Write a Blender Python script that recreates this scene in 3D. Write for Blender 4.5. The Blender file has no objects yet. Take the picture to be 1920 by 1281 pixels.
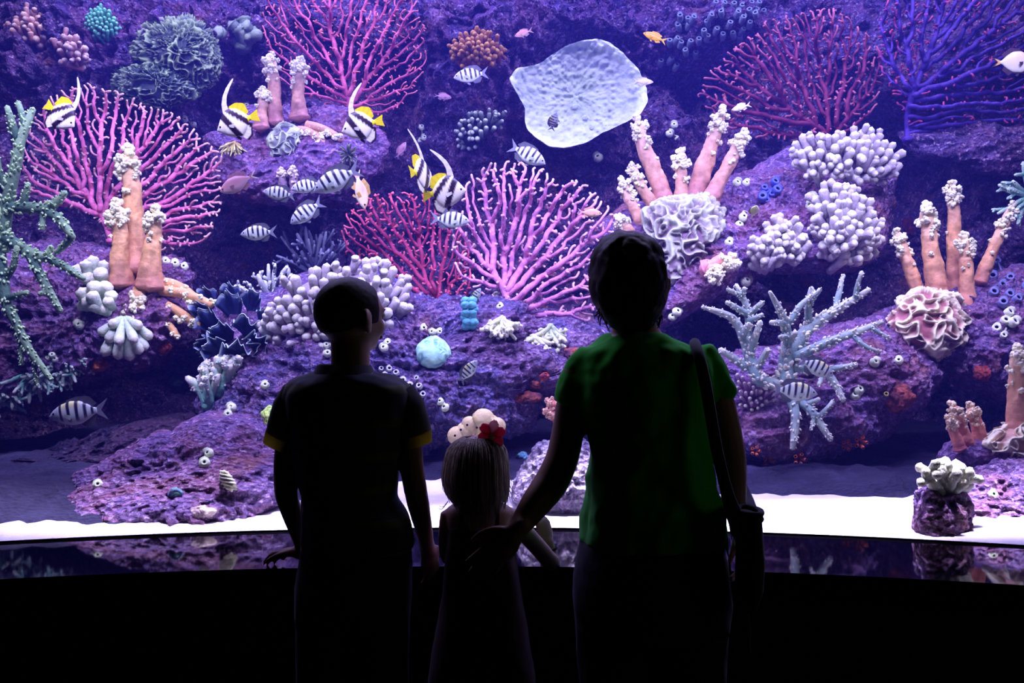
import bpy, math, random
import numpy as np
from mathutils import Vector, Matrix
from mathutils.bvhtree import BVHTree

random.seed(7)
RNG = np.random.default_rng(7)
S = bpy.context.scene
COL = S.collection
PI = math.pi

# ------------------------------------------------------------------ camera
F = 1867.0            # focal length in pixels of the 1920x1281 frame (35 mm lens)
CZ = 1.38             # eye height of the photographer
cam_d = bpy.data.cameras.new('camera')
cam_d.sensor_width = 36.0
cam_d.lens = 36.0 * F / 1920.0
cam_d.clip_start = 0.05
cam = bpy.data.objects.new('camera', cam_d)
cam.location = (0, 0, CZ)
cam.rotation_euler = (PI / 2, 0, 0)
COL.objects.link(cam)
S.camera = cam


def P(px, py, d):
    """the place at distance d in front of the photographer seen at a pixel"""
    return np.array([(px - 960.0) / F * d, d, CZ - (py - 640.5) / F * d])


# ------------------------------------------------------------------ noise
def _hash(i, j, k, seed):
    h = (i * 374761393 + j * 668265263 + k * 2147483647 + seed * 1274126177) & 0xFFFFFFFF
    h = ((h ^ (h >> 13)) * 1274126177) & 0xFFFFFFFF
    h = h ^ (h >> 16)
    return (h & 0xFFFF) / 65535.0


def vnoise(p, seed=0):
    p = np.asarray(p, dtype=np.float64)
    i = np.floor(p).astype(np.int64)
    f = p - i
    f = f * f * f * (f * (f * 6 - 15) + 10)
    x, y, z = i[:, 0], i[:, 1], i[:, 2]
    fx, fy, fz = f[:, 0], f[:, 1], f[:, 2]
    r = 0
    for a in (0, 1):
        wa = fx if a else 1 - fx
        for b in (0, 1):
            wb = fy if b else 1 - fy
            for c in (0, 1):
                wc = fz if c else 1 - fz
                r = r + wa * wb * wc * _hash(x + a, y + b, z + c, seed)
    return r * 2 - 1


def fbm(p, octs=4, seed=0, gain=0.5, lac=2.03):
    p = np.asarray(p, dtype=np.float64)
    a, s, t = 1.0, 0, 0
    for o in range(octs):
        s = s + a * vnoise(p + 17.3 * o, seed + o)
        t += a
        a *= gain
        p = p * lac
    return s / t


# ------------------------------------------------------------------ colours
def lin(c):
    c = np.asarray(c, float) / 255.0
    return np.where(c <= 0.04045, c / 12.92, ((c + 0.055) / 1.055) ** 2.4)


LIGHT = np.array([0.60, 0.52, 1.0])      # the violet-white of the tank lamps


def A(r, g, b, k=0.72):
    """surface colour of something that looks (r,g,b) under the violet lamps"""
    return tuple(np.clip(lin((r, g, b)) / LIGHT * k, 0.004, 0.92))


def L(r, g, b):
    return tuple(lin((r, g, b)))


# ------------------------------------------------------------------ meshes
_ICO = {}


def ico(sub):
    if sub not in _ICO:
        t = (1 + 5 ** .5) / 2
        v = [(-1, t, 0), (1, t, 0), (-1, -t, 0), (1, -t, 0), (0, -1, t), (0, 1, t), (0, -1, -t), (0, 1, -t),
             (t, 0, -1), (t, 0, 1), (-t, 0, -1), (-t, 0, 1)]
        f = [(0, 11, 5), (0, 5, 1), (0, 1, 7), (0, 7, 10), (0, 10, 11), (1, 5, 9), (5, 11, 4), (11, 10, 2), (10, 7, 6),
             (7, 1, 8), (3, 9, 4), (3, 4, 2), (3, 2, 6), (3, 6, 8), (3, 8, 9), (4, 9, 5), (2, 4, 11), (6, 2, 10), (8, 6, 7), (9, 8, 1)]
        v = [np.array(x) / np.linalg.norm(x) for x in v]
        for _ in range(sub):
            mid, nf = {}, []
            def m(a, b):
                k = (min(a, b), max(a, b))
                if k not in mid:
                    q = v[a] + v[b]
                    v.append(q / np.linalg.norm(q))
                    mid[k] = len(v) - 1
                return mid[k]
            for a, b, c in f:
                ab, bc, ca = m(a, b), m(b, c), m(c, a)
                nf += [(a, ab, ca), (b, bc, ab), (c, ca, bc), (ab, bc, ca)]
            f = nf
        _ICO[sub] = (np.array(v), f)
    return _ICO[sub]


class MB:
    """collects shapes that are built into ONE mesh"""
    def __init__(self):
        self.v, self.f, self.c, self.n = [], [], [], 0

    def add(self, v, f, col=(.5, .5, .5)):
        v = np.asarray(v, float).reshape(-1, 3)
        c = np.asarray(col, float)
        if c.ndim == 1:
            c = np.tile(c[:3], (len(v), 1))
        self.v.append(v)
        self.c.append(c[:, :3])
        n = self.n
        self.f += [tuple(i + n for i in q) for q in f]
        self.n += len(v)
        return self

    def ball(self, c, r, col=(.5, .5, .5), sub=2, rot=None, noise=0, nf=8.0, seed=0):
        b, f = ico(sub)
        v = b * np.asarray(r, float)
        if noise:
            v = v * (1 + noise * fbm(b * nf / 3 + seed * 3.7, 2, seed))[:, None]
        if rot is not None:
            v = v @ np.asarray(rot).T
        return self.add(v + np.asarray(c, float), f, col)

    def tube(self, path, rad, col=(.5, .5, .5), n=8, cap=True, flat=None, tipcol=None):
        """sweep along a path with a radius per point; flat=(axis,ratio) squashes it along an axis"""
        p = np.asarray(path, float)
        m = len(p)
        rad = np.broadcast_to(np.asarray(rad, float), (m,))
        t = np.gradient(p, axis=0)
        t /= np.linalg.norm(t, axis=1)[:, None] + 1e-12
        ref = np.array([0, 1.0, 0]) if abs(t[0][1]) < .9 else np.array([1.0, 0, 0])
        vs = []
        ang = np.arange(n) / n * 2 * PI
        u = ref - t[0] * ref.dot(t[0])
        u /= np.linalg.norm(u)
        for i in range(m):
            u = u - t[i] * u.dot(t[i])
            u /= np.linalg.norm(u) + 1e-12
            w = np.cross(t[i], u)
            off = rad[i] * (np.cos(ang)[:, None] * u + np.sin(ang)[:, None] * w)
            if flat is not None:
                ax = np.asarray(flat[0], float)
                off = off - np.outer(off @ ax, ax) * (1 - flat[1])
            vs.append(p[i] + off)
        v = np.concatenate(vs)
        f = []
        for i in range(m - 1):
            for k in range(n):
                k2 = (k + 1) % n
                f.append((i * n + k, i * n + k2, (i + 1) * n + k2, (i + 1) * n + k))
        c = np.asarray(col, float)
        if c.ndim == 2:
            c = np.repeat(c, n, axis=0)
        else:
            c = np.tile(c[:3], (len(v), 1))
        if tipcol is not None:
            w = np.repeat(np.linspace(0, 1, m) ** 2, n)[:, None]
            c = c * (1 - w) + np.asarray(tipcol)[:3] * w
        if cap:
            v = np.concatenate([v, [p[0] - t[0] * rad[0] * .5, p[-1] + t[-1] * rad[-1] * .7]])
            c = np.concatenate([c, [c[0], c[-1]]])
            a, b = m * n, m * n + 1
            for k in range(n):
                k2 = (k + 1) % n
                f.append((a, k2, k))
                f.append((b, (m - 1) * n + k, (m - 1) * n + k2))
        return self.add(v, f, c)

    def loft(self, secs, col=(.5, .5, .5), n=24, cap=True, power=2.0):
        """secs: (centre xyz, half width, half depth[, tilt]) stacked along mostly vertical paths; x is width, y is depth"""
        m = len(secs)
        vs = []
        ang = np.arange(n) / n * 2 * PI
        ce, se = np.cos(ang), np.sin(ang)
        e = 2.0 / power
        ce = np.sign(ce) * np.abs(ce) ** e
        se = np.sign(se) * np.abs(se) ** e
        for s in secs:
            c, rx, ry = np.asarray(s[0], float), s[1], s[2]
            ti = s[3] if len(s) > 3 else 0
            vs.append(c + np.stack([rx * ce * math.cos(ti), ry * se, rx * ce * math.sin(ti)], 1))
        v = np.concatenate(vs)
        f = []
        for i in range(m - 1):
            for k in range(n):
                k2 = (k + 1) % n
                f.append((i * n + k, i * n + k2, (i + 1) * n + k2, (i + 1) * n + k))
        if cap:
            v = np.concatenate([v, [secs[0][0], secs[-1][0]]])
            a, b = m * n, m * n + 1
            for k in range(n):
                k2 = (k + 1) % n
                f.append((a, k2, k))
                f.append((b, (m - 1) * n + k, (m - 1) * n + k2))
        return self.add(v, f, col)

    def box(self, lo, hi, col=(.5, .5, .5)):
        x0, y0, z0 = lo
        x1, y1, z1 = hi
        v = [(x0, y0, z0), (x1, y0, z0), (x1, y1, z0), (x0, y1, z0), (x0, y0, z1), (x1, y0, z1), (x1, y1, z1), (x0, y1, z1)]
        f = [(0, 3, 2, 1), (4, 5, 6, 7), (0, 1, 5, 4), (1, 2, 6, 5), (2, 3, 7, 6), (3, 0, 4, 7)]
        return self.add(v, f, col)

    def grid(self, v, nu, nv, col=(.5, .5, .5), wrap=False):
        """v: nu*nv points, row-major (u outer)"""
        f = []
        for i in range(nu - 1):
            for j in range(nv if wrap else nv - 1):
                j2 = (j + 1) % nv
                f.append((i * nv + j, i * nv + j2, (i + 1) * nv + j2, (i + 1) * nv + j))
        return self.add(v, f, col)

    def arrays(self):
        return np.concatenate(self.v), self.f, np.concatenate(self.c)

    def mesh(self, name, mat, smooth=True, origin=None):
        v, f, c = self.arrays()
        if origin is not None:
            v = v - np.asarray(origin, float)
        me = bpy.data.meshes.new(name)
        me.from_pydata(v.tolist(), [], f)
        at = me.color_attributes.new('Col', 'FLOAT_COLOR', 'POINT')
        at.data.foreach_set('color', np.concatenate([c, np.ones((len(c), 1))], 1).astype(np.float32).ravel())
        if smooth:
            me.polygons.foreach_set('use_smooth', np.ones(len(f), dtype=bool))
        me.materials.append(mat)
        me.update()
        return me

    def build(self, name, mat, parent=None, smooth=True, origin=None):
        """ONE mesh object; vertices are given in world space (minus origin)"""
        if parent is not None and origin is None:
            origin = parent.get('_o', (0, 0, 0)) if False else ORIG.get(parent.name, (0, 0, 0))
        o = bpy.data.objects.new(name, self.mesh(name, mat, smooth, origin))
        COL.objects.link(o)
        if parent is not None:
            o.parent = parent
            ORIG[o.name] = tuple(origin)
        elif origin is not None:
            o.location = origin
            ORIG[o.name] = tuple(origin)
        return o


ORIG = {}      # world position of each top-level thing's origin


def tag(o, label, cat, group=None, kind=None):
    o['label'] = label
    o['category'] = cat
    if group:
        o['group'] = group
    if kind:
        o['kind'] = kind
    return o


def thing(name, loc, label, cat, group=None):
    o = bpy.data.objects.new(name, None)
    o.empty_display_size = .05
    COL.objects.link(o)
    o.location = [float(x) for x in loc]
    ORIG[o.name] = tuple(float(x) for x in loc)
    return tag(o, label, cat, group)


def struct(o):
    o['kind'] = 'structure'
    return o


# ------------------------------------------------------------------ materials
def new_mat(name):
    m = bpy.data.materials.new(name)
    m.use_nodes = True
    nt = m.node_tree
    for n in list(nt.nodes):
        nt.nodes.remove(n)
    out = nt.nodes.new('ShaderNodeOutputMaterial')
    return m, nt, out


def attr_mat(name, rough=.65, var=.35, vscale=60.0, bump=.3, bscale=90.0, spec=.3, trans=0.0, bdist=.01):
    """painted by the mesh's own colours, mottled and bumped by noise"""
    m, nt, out = new_mat(name)
    N, K = nt.nodes, nt.links
    b = N.new('ShaderNodeBsdfPrincipled')
    b.inputs['Roughness'].default_value = rough
    b.inputs['Specular IOR Level'].default_value = spec
    at = N.new('ShaderNodeAttribute')
    at.attribute_name = 'Col'
    tc = N.new('ShaderNodeTexCoord')
    nz = N.new('ShaderNodeTexNoise')
    nz.inputs['Scale'].default_value = vscale
    nz.inputs['Detail'].default_value = 3
    K.new(tc.outputs['Object'], nz.inputs['Vector'])
    mr = N.new('ShaderNodeMapRange')
    mr.inputs['From Min'].default_value = .3
    mr.inputs['From Max'].default_value = .7
    mr.inputs['To Min'].default_value = 1 - var
    mr.inputs['To Max'].default_value = 1 + var * .6
    K.new(nz.outputs['Fac'], mr.inputs['Value'])
    mx = N.new('ShaderNodeMix')
    mx.data_type = 'RGBA'
    mx.blend_type = 'MULTIPLY'
    mx.inputs['Factor'].default_value = 1
    K.new(at.outputs['Color'], mx.inputs[6])
    K.new(mr.outputs['Result'], mx.inputs[7])
    K.new(mx.outputs[2], b.inputs['Base Color'])
    if bump:
        n2 = N.new('ShaderNodeTexNoise')
        n2.inputs['Scale'].default_value = bscale
        n2.inputs['Detail'].default_value = 4
        K.new(tc.outputs['Object'], n2.inputs['Vector'])
        bp = N.new('ShaderNodeBump')
        bp.inputs['Strength'].default_value = bump
        bp.inputs['Distance'].default_value = bdist
        K.new(n2.outputs['Fac'], bp.inputs['Height'])
        K.new(bp.outputs['Normal'], b.inputs['Normal'])
    if trans:
        tr = N.new('ShaderNodeBsdfTranslucent')
        K.new(mx.outputs[2], tr.inputs['Color'])
        ms = N.new('ShaderNodeMixShader')
        ms.inputs[0].default_value = trans
        K.new(b.outputs[0], ms.inputs[1])
        K.new(tr.outputs[0], ms.inputs[2])
        K.new(ms.outputs[0], out.inputs['Surface'])
    else:
        K.new(b.outputs[0], out.inputs['Surface'])
    return m


def plain_mat(name, color, rough=.6, spec=.3, noise=.15, nscale=30.0):
    m, nt, out = new_mat(name)
    N, K = nt.nodes, nt.links
    b = N.new('ShaderNodeBsdfPrincipled')
    b.inputs['Roughness'].default_value = rough
    b.inputs['Specular IOR Level'].default_value = spec
    tc = N.new('ShaderNodeTexCoord')
    nz = N.new('ShaderNodeTexNoise')
    nz.inputs['Scale'].default_value = nscale
    K.new(tc.outputs['Object'], nz.inputs['Vector'])
    r = N.new('ShaderNodeValToRGB')
    c = np.array(color[:3])
    r.color_ramp.elements[0].color = (*(c * (1 - noise)), 1)
    r.color_ramp.elements[1].color = (*np.clip(c * (1 + noise), 0, 1), 1)
    K.new(nz.outputs['Fac'], r.inputs['Fac'])
    K.new(r.outputs['Color'], b.inputs['Base Color'])
    K.new(b.outputs[0], out.inputs['Surface'])
    return m


def rock_mat(name, stops, scale=9.0, bump=.9, warm=.62, grain=1.0):
    """purple coralline crust: patches of several colours with pale grains and hollows"""
    m, nt, out = new_mat(name)
    N, K = nt.nodes, nt.links
    b = N.new('ShaderNodeBsdfPrincipled')
    b.inputs['Roughness'].default_value = .75
    b.inputs['Specular IOR Level'].default_value = .2
    tc = N.new('ShaderNodeTexCoord')
    n1 = N.new('ShaderNodeTexNoise')
    n1.inputs['Scale'].default_value = scale
    n1.inputs['Detail'].default_value = 7
    n1.inputs['Roughness'].default_value = .68
    n1.inputs['Distortion'].default_value = .7
    K.new(tc.outputs['Object'], n1.inputs['Vector'])
    r = N.new('ShaderNodeValToRGB')
    el = r.color_ramp.elements
    el[0].position, el[0].color = stops[0][0], (*stops[0][1], 1)
    el[1].position, el[1].color = stops[-1][0], (*stops[-1][1], 1)
    for p, c in stops[1:-1]:
        e = el.new(p)
        e.color = (*c, 1)
    K.new(n1.outputs['Fac'], r.inputs['Fac'])
    # warm pink and brown growths in large patches
    nw = N.new('ShaderNodeTexNoise')
    nw.inputs['Scale'].default_value = 3.2
    nw.inputs['Detail'].default_value = 6
    nw.inputs['Roughness'].default_value = .6
    nw.inputs['Distortion'].default_value = 1.2
    K.new(tc.outputs['Object'], nw.inputs['Vector'])
    gw = N.new('ShaderNodeMapRange')
    gw.inputs['From Min'].default_value = .44
    gw.inputs['From Max'].default_value = .58
    gw.inputs['To Max'].default_value = warm
    K.new(nw.outputs['Fac'], gw.inputs['Value'])
    rw = N.new('ShaderNodeValToRGB')
    ew = rw.color_ramp.elements
    ew[0].position, ew[0].color = .28, (.05, .018, .03, 1)
    ew[1].position, ew[1].color = .75, (.62, .38, .42, 1)
    for p_, c_ in ((.42, (.20, .075, .09)), (.5, (.42, .13, .22)), (.56, (.22, .10, .08)), (.63, (.5, .2, .3))):
        e_ = ew.new(p_)
        e_.color = (*c_, 1)
    K.new(n1.outputs['Fac'], rw.inputs['Fac'])
    mw = N.new('ShaderNodeMix')
    mw.data_type = 'RGBA'
    K.new(gw.outputs[0], mw.inputs['Factor'])
    K.new(r.outputs['Color'], mw.inputs[6])
    K.new(rw.outputs['Color'], mw.inputs[7])
    # pale grains
    v = N.new('ShaderNodeTexVoronoi')
    v.inputs['Scale'].default_value = 55
    K.new(tc.outputs['Object'], v.inputs['Vector'])
    n2 = N.new('ShaderNodeTexNoise')
    n2.inputs['Scale'].default_value = 45
    n2.inputs['Detail'].default_value = 6
    n2.inputs['Roughness'].default_value = .7
    K.new(tc.outputs['Object'], n2.inputs['Vector'])
    g = N.new('ShaderNodeMapRange')
    g.inputs['From Min'].default_value = .54
    g.inputs['From Max'].default_value = .66
    g.inputs['To Max'].default_value = grain
    K.new(n2.outputs['Fac'], g.inputs['Value'])
    mx = N.new('ShaderNodeMix')
    mx.data_type = 'RGBA'
    mx.inputs[7].default_value = (.74, .52, .72, 1)
    K.new(g.outputs[0], mx.inputs['Factor'])
    K.new(mw.outputs[2], mx.inputs[6])
    # rust and orange crusts
    n3 = N.new('ShaderNodeTexNoise')
    n3.inputs['Scale'].default_value = 4.5
    n3.inputs['Detail'].default_value = 5
    K.new(tc.outputs['Object'], n3.inputs['Vector'])
    g3 = N.new('ShaderNodeMapRange')
    g3.inputs['From Min'].default_value = .62
    g3.inputs['From Max'].default_value = .70
    g3.inputs['To Max'].default_value = .55 if grain > .3 else 0
    K.new(n3.outputs['Fac'], g3.inputs['Value'])
    m2 = N.new('ShaderNodeMix')
    m2.data_type = 'RGBA'
    m2.inputs[7].default_value = (.42, .16, .06, 1)
    K.new(g3.outputs[0], m2.inputs['Factor'])
    K.new(mx.outputs[2], m2.inputs[6])
    K.new(m2.outputs[2], b.inputs['Base Color'])
    ad = N.new('ShaderNodeMath')
    ad.operation = 'ADD'
    K.new(n2.outputs['Fac'], ad.inputs[0])
    K.new(v.outputs['Distance'], ad.inputs[1])
    bp = N.new('ShaderNodeBump')
    bp.inputs['Strength'].default_value = bump
    bp.inputs['Distance'].default_value = .05
    K.new(ad.outputs[0], bp.inputs['Height'])
    K.new(bp.outputs['Normal'], b.inputs['Normal'])
    K.new(b.outputs[0], out.inputs['Surface'])
    return m


M_FAN = attr_mat('sea_fan_skin', .6, .3, 70, .3, 160, .25)
M_CORAL = attr_mat('stony_coral_skin', .65, .22, 55, .35, 170, .3)
M_SOFT = attr_mat('leathery_coral_skin', .6, .28, 28, .35, 70, .3)
M_SPONGE = attr_mat('sponge_skin', .75, .2, 24, .5, 60, .2)
M_RUFFLE = attr_mat('ruffled_coral_skin', .6, .2, 40, .25, 120, .3)
M_FISH = attr_mat('fish_scales', .35, .08, 160, .1, 300, .45)
M_FIN = attr_mat('fish_fin', .4, .08, 160, 0, 300, .4, trans=.35)
M_EYE = plain_mat('fish_eye', (.01, .01, .012), .1, .6, 0)
M_CRUST = attr_mat('encrusting_sponge_skin', .7, .45, 60, .8, 90, .2)
M_HOLE = plain_mat('dark_hollow', (.012, .008, .02), .9, .1, .1)
PURPLE = [(.27, (.025, .016, .06)), (.40, (.13, .07, .21)), (.47, (.32, .19, .42)), (.52, (.14, .09, .26)), (.58, (.50, .24, .46)), (.63, (.25, .17, .40)), (.76, (.62, .48, .68))]
BLUEISH = [(.27, (.012, .01, .045)), (.42, (.06, .04, .14)), (.5, (.15, .09, .25)), (.57, (.08, .05, .17)), (.66, (.30, .18, .38)), (.78, (.42, .34, .52))]
M_ROCK = rock_mat('purple_reef_rock', PURPLE)
M_ROCK2 = rock_mat('violet_reef_rock', BLUEISH, 7, .9, .4)
# ------------------------------------------------------------------ the setting
SILL = .83


def y_glass(x):
    return 2.883 - .118 * (x + .09) ** 2


def y_sill(x):
    return 2.436 - .117 * (x + .12) ** 2


M_BLACK = plain_mat('matt_black_paint', (.012, .011, .013), .7, .2, .2, 12)
M_FLOOR = plain_mat('dark_carpet', (.014, .011, .011), .95, .1, .35, 60)


def sill_mat():
    m, nt, out = new_mat('polished_black_stone')
    N, K = nt.nodes, nt.links
    b = N.new('ShaderNodeBsdfPrincipled')
    b.inputs['Base Color'].default_value = (.006, .006, .008, 1)
    b.inputs['Roughness'].default_value = .035
    b.inputs['IOR'].default_value = 1.5
    tc = N.new('ShaderNodeTexCoord')
    nz = N.new('ShaderNodeTexNoise')
    nz.inputs['Scale'].default_value = 6
    K.new(tc.outputs['Object'], nz.inputs['Vector'])
    r = N.new('ShaderNodeMapRange')
    r.inputs['To Min'].default_value = .02
    r.inputs['To Max'].default_value = .06
    K.new(nz.outputs['Fac'], r.inputs['Value'])
    K.new(r.outputs[0], b.inputs['Roughness'])
    K.new(b.outputs[0], out.inputs['Surface'])
    return m


def glass_mat():
    m, nt, out = new_mat('clear_acrylic')
    N, K = nt.nodes, nt.links
    t = N.new('ShaderNodeBsdfTransparent')
    t.inputs['Color'].default_value = (.985, .99, 1, 1)
    g = N.new('ShaderNodeBsdfGlossy')
    g.inputs['Roughness'].default_value = .01
    fr = N.new('ShaderNodeFresnel')
    fr.inputs['IOR'].default_value = 1.18
    ms = N.new('ShaderNodeMixShader')
    K.new(fr.outputs[0], ms.inputs[0])
    K.new(t.outputs[0], ms.inputs[1])
    K.new(g.outputs[0], ms.inputs[2])
    K.new(ms.outputs[0], out.inputs['Surface'])
    return m


def strip(f0, f1, z0, z1, x0, x1, n=60):
    """a solid slab between two plan curves"""
    mb = MB()
    xs = np.linspace(x0, x1, n)
    loop = []
    for x in xs:
        a, b = f0(x), f1(x)
        loop.append([(x, a, z0), (x, b, z0), (x, b, z1), (x, a, z1)])
    v = np.array(loop).reshape(-1, 3)
    f = []
    for i in range(n - 1):
        for k in range(4):
            k2 = (k + 1) % 4
            f.append((i * 4 + k, (i + 1) * 4 + k, (i + 1) * 4 + k2, i * 4 + k2))
    f += [(0, 1, 2, 3), tuple((n - 1) * 4 + k for k in (3, 2, 1, 0))]
    return mb.add(v, f, (.02, .02, .02))


RX = 2.3
o = struct(strip(lambda x: y_sill(x), lambda x: y_glass(x) + .03, SILL - .05, SILL, -RX, RX).build('trim_1', sill_mat(), smooth=False))
o['label'] = 'polished black window sill mirroring the reef'
o = struct(strip(lambda x: y_sill(x) + .02, lambda x: y_sill(x) + .14, 0, SILL - .05, -RX, RX).build('wall_front', M_BLACK, smooth=False))
o['label'] = 'black wall under the aquarium window'
o = struct(strip(lambda x: y_glass(x), lambda x: y_glass(x) + .04, SILL, 2.62, -RX, RX, 90).build('window_1', glass_mat(), smooth=False))
o['label'] = 'wide curved clear acrylic aquarium window'
o = struct(strip(lambda x: y_glass(x) - .14, lambda x: y_glass(x) + .02, 2.62, 4.4, -RX, RX).build('trim_2', M_BLACK, smooth=False))
o['label'] = 'black header above the aquarium window'


def slab(name, lo, hi, m):
    return struct(MB().box(lo, hi).build(name, m, smooth=False))


slab('floor', (-RX - .1, -2.6, -.1), (RX + .1, 2.6, 0), M_FLOOR)
slab('wall_left', (-RX - .1, -2.6, 0), (-RX, 2.35, 2.9), M_BLACK)
slab('wall_right', (RX, -2.6, 0), (RX + .1, 2.35, 2.9), M_BLACK)
slab('wall_back', (-RX - .1, -2.7, 0), (RX + .1, -2.6, 2.9), M_BLACK)
slab('ceiling', (-RX - .1, -2.7, 2.9), (RX + .1, 2.8, 3.0), M_BLACK)

# ------------------------------------------------------------------ sand
def sand_mat():
    m, nt, out = new_mat('white_sand')
    N, K = nt.nodes, nt.links
    b = N.new('ShaderNodeBsdfPrincipled')
    b.inputs['Roughness'].default_value = .95
    b.inputs['Specular IOR Level'].default_value = .1
    tc = N.new('ShaderNodeTexCoord')
    nz = N.new('ShaderNodeTexNoise')
    nz.inputs['Scale'].default_value = 5
    nz.inputs['Detail'].default_value = 8
    nz.inputs['Roughness'].default_value = .65
    K.new(tc.outputs['Object'], nz.inputs['Vector'])
    r = N.new('ShaderNodeValToRGB')
    r.color_ramp.elements[0].position = .3
    r.color_ramp.elements[0].color = (.60, .56, .52, 1)
    r.color_ramp.elements[1].position = .6
    r.color_ramp.elements[1].color = (.86, .83, .80, 1)
    K.new(nz.outputs['Fac'], r.inputs['Fac'])
    K.new(r.outputs['Color'], b.inputs['Base Color'])
    n2 = N.new('ShaderNodeTexNoise')
    n2.inputs['Scale'].default_value = 160
    K.new(tc.outputs['Object'], n2.inputs['Vector'])
    bp = N.new('ShaderNodeBump')
    bp.inputs['Strength'].default_value = .3
    bp.inputs['Distance'].default_value = .006
    K.new(n2.outputs['Fac'], bp.inputs['Height'])
    K.new(bp.outputs['Normal'], b.inputs['Normal'])
    K.new(b.outputs[0], out.inputs['Surface'])
    return m


def sand_z(x, t):
    """height of the sand at t metres behind the window"""
    p = np.stack([x * 1.3, t * 1.8, 0 * x], 1)
    return SILL + .004 + np.clip(t, 0, 1) * .05 + np.clip(t * 3, 0, 1) * .03 * fbm(p, 3, 5) + .012 * np.clip(t * 5, 0, 1)


nx, nt_ = 220, 90
xs = np.linspace(-2.25, 2.25, nx)
ts = np.linspace(0, 1, nt_) ** 1.6 * 3.2
X, T = np.meshgrid(xs, ts, indexing='ij')
xf, tf = X.ravel(), T.ravel()
v = np.stack([xf, y_glass(xf) + .042 + tf, sand_z(xf, tf)], 1)
o = MB().grid(v, nx, nt_, (.8, .8, .8)).build('sand_bed', sand_mat())
tag(o, 'white sand on the aquarium bottom behind the window', 'sand', kind='structure')

# ------------------------------------------------------------------ reef rock
BV, BF, BN = [], [], 0


def bvh_add(v, f):
    global BN
    BV.extend(map(tuple, v))
    BF.extend([tuple(i + BN for i in q) for q in f])
    BN += len(v)


bvh_add(v, [(i * nt_ + j, i * nt_ + j + 1, (i + 1) * nt_ + j + 1, (i + 1) * nt_ + j) for i in range(nx - 1) for j in range(nt_ - 1)])


def crust(p, amp, s=1.0):
    return amp * (fbm(p * 2.6 * s, 2, 11) + .55 * fbm(p * 8 * s, 2, 23) + .40 * (1 - 2 * np.abs(fbm(p * 19 * s, 2, 31))) + .24 * fbm(p * 48 * s, 2, 41))


# the back wall of the tank: one rugged rock face
LUMPS = [  # px, py, rx, ry, metres towards the window
    (60, 120, 260, 170, .35), (330, 100, 200, 150, .30), (560, 40, 260, 110, .2), (860, 120, 160, 120, .35), (1000, 20, 260, 70, .3),
    (1240, 240, 90, 110, .35), (1330, 40, 160, 100, .25), (1560, 120, 240, 140, .15), (1820, 150, 240, 160, .25), (830, 250, 110, 90, .25),
    (640, 260, 160, 90, .25), (30, 420, 160, 200, .45), (1880, 430, 120, 120, .4), (700, 460, 160, 110, .2), (1300, 560, 200, 60, .15),
    (430, 450, 120, 110, -.7), (1100, 300, 130, 110, -.5), (1320, 130, 120, 90, -.35), (760, 220, 60, 120, -.3), (1620, 540, 160, 90, -.6),
    (1640, 820, 260, 130, -.5), (240, 740, 260, 110, -.6), (900, 860, 140, 90, -.5), (1700, 330, 120, 100, -.3), (1600, 470, 160, 90, -.5)]
wx = np.linspace(-3.3, 3.3, 430)
wz = np.linspace(.72, 4.0, 250)
X, Z = np.meshgrid(wx, wz, indexing='ij')
xf, zf = X.ravel(), Z.ravel()
px, py = 960 + xf / 5.3 * F, 640.5 - (zf - CZ) / 5.3 * F
dep = 5.55 + .12 * np.clip(zf - 2.4, -2, 2) - .22 * np.clip(np.abs(xf) - 1.6, 0, 2) ** 1.5
for a, b, rx, ry, am in LUMPS:
    dep = dep - am * np.exp(-(((px - a) / rx) ** 2 + ((py - b) / ry) ** 2) * 1.3)
v = np.stack([xf, dep, zf], 1)
v[:, 1] -= crust(v, .16)
v[:, 2] += .05 * fbm(v * 7, 2, 77)
mb = MB().grid(v, 430, 250, (.2, .1, .25))
o = mb.build('wall_reef', M_ROCK2)
tag(o, 'rugged violet rock wall at the back of the aquarium', 'rock wall', kind='structure')
bvh_add(v, mb.f)


M_ROCK3 = rock_mat('blue_violet_reef_rock', [(.27, (.02, .018, .06)), (.40, (.09, .075, .22)), (.47, (.22, .18, .44)), (.52, (.10, .085, .27)), (.58, (.34, .24, .5)), (.63, (.17, .15, .42)), (.76, (.5, .46, .72))], 9, .9, .4)
M_DARK = rock_mat('cave_shaded_rock', [(.3, (.010, .009, .03)), (.5, (.03, .024, .07)), (.6, (.02, .018, .05)), (.75, (.07, .05, .13))], 6, .8, .15, .15)  # the gap's shade is put into this rock's dark colour


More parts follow.
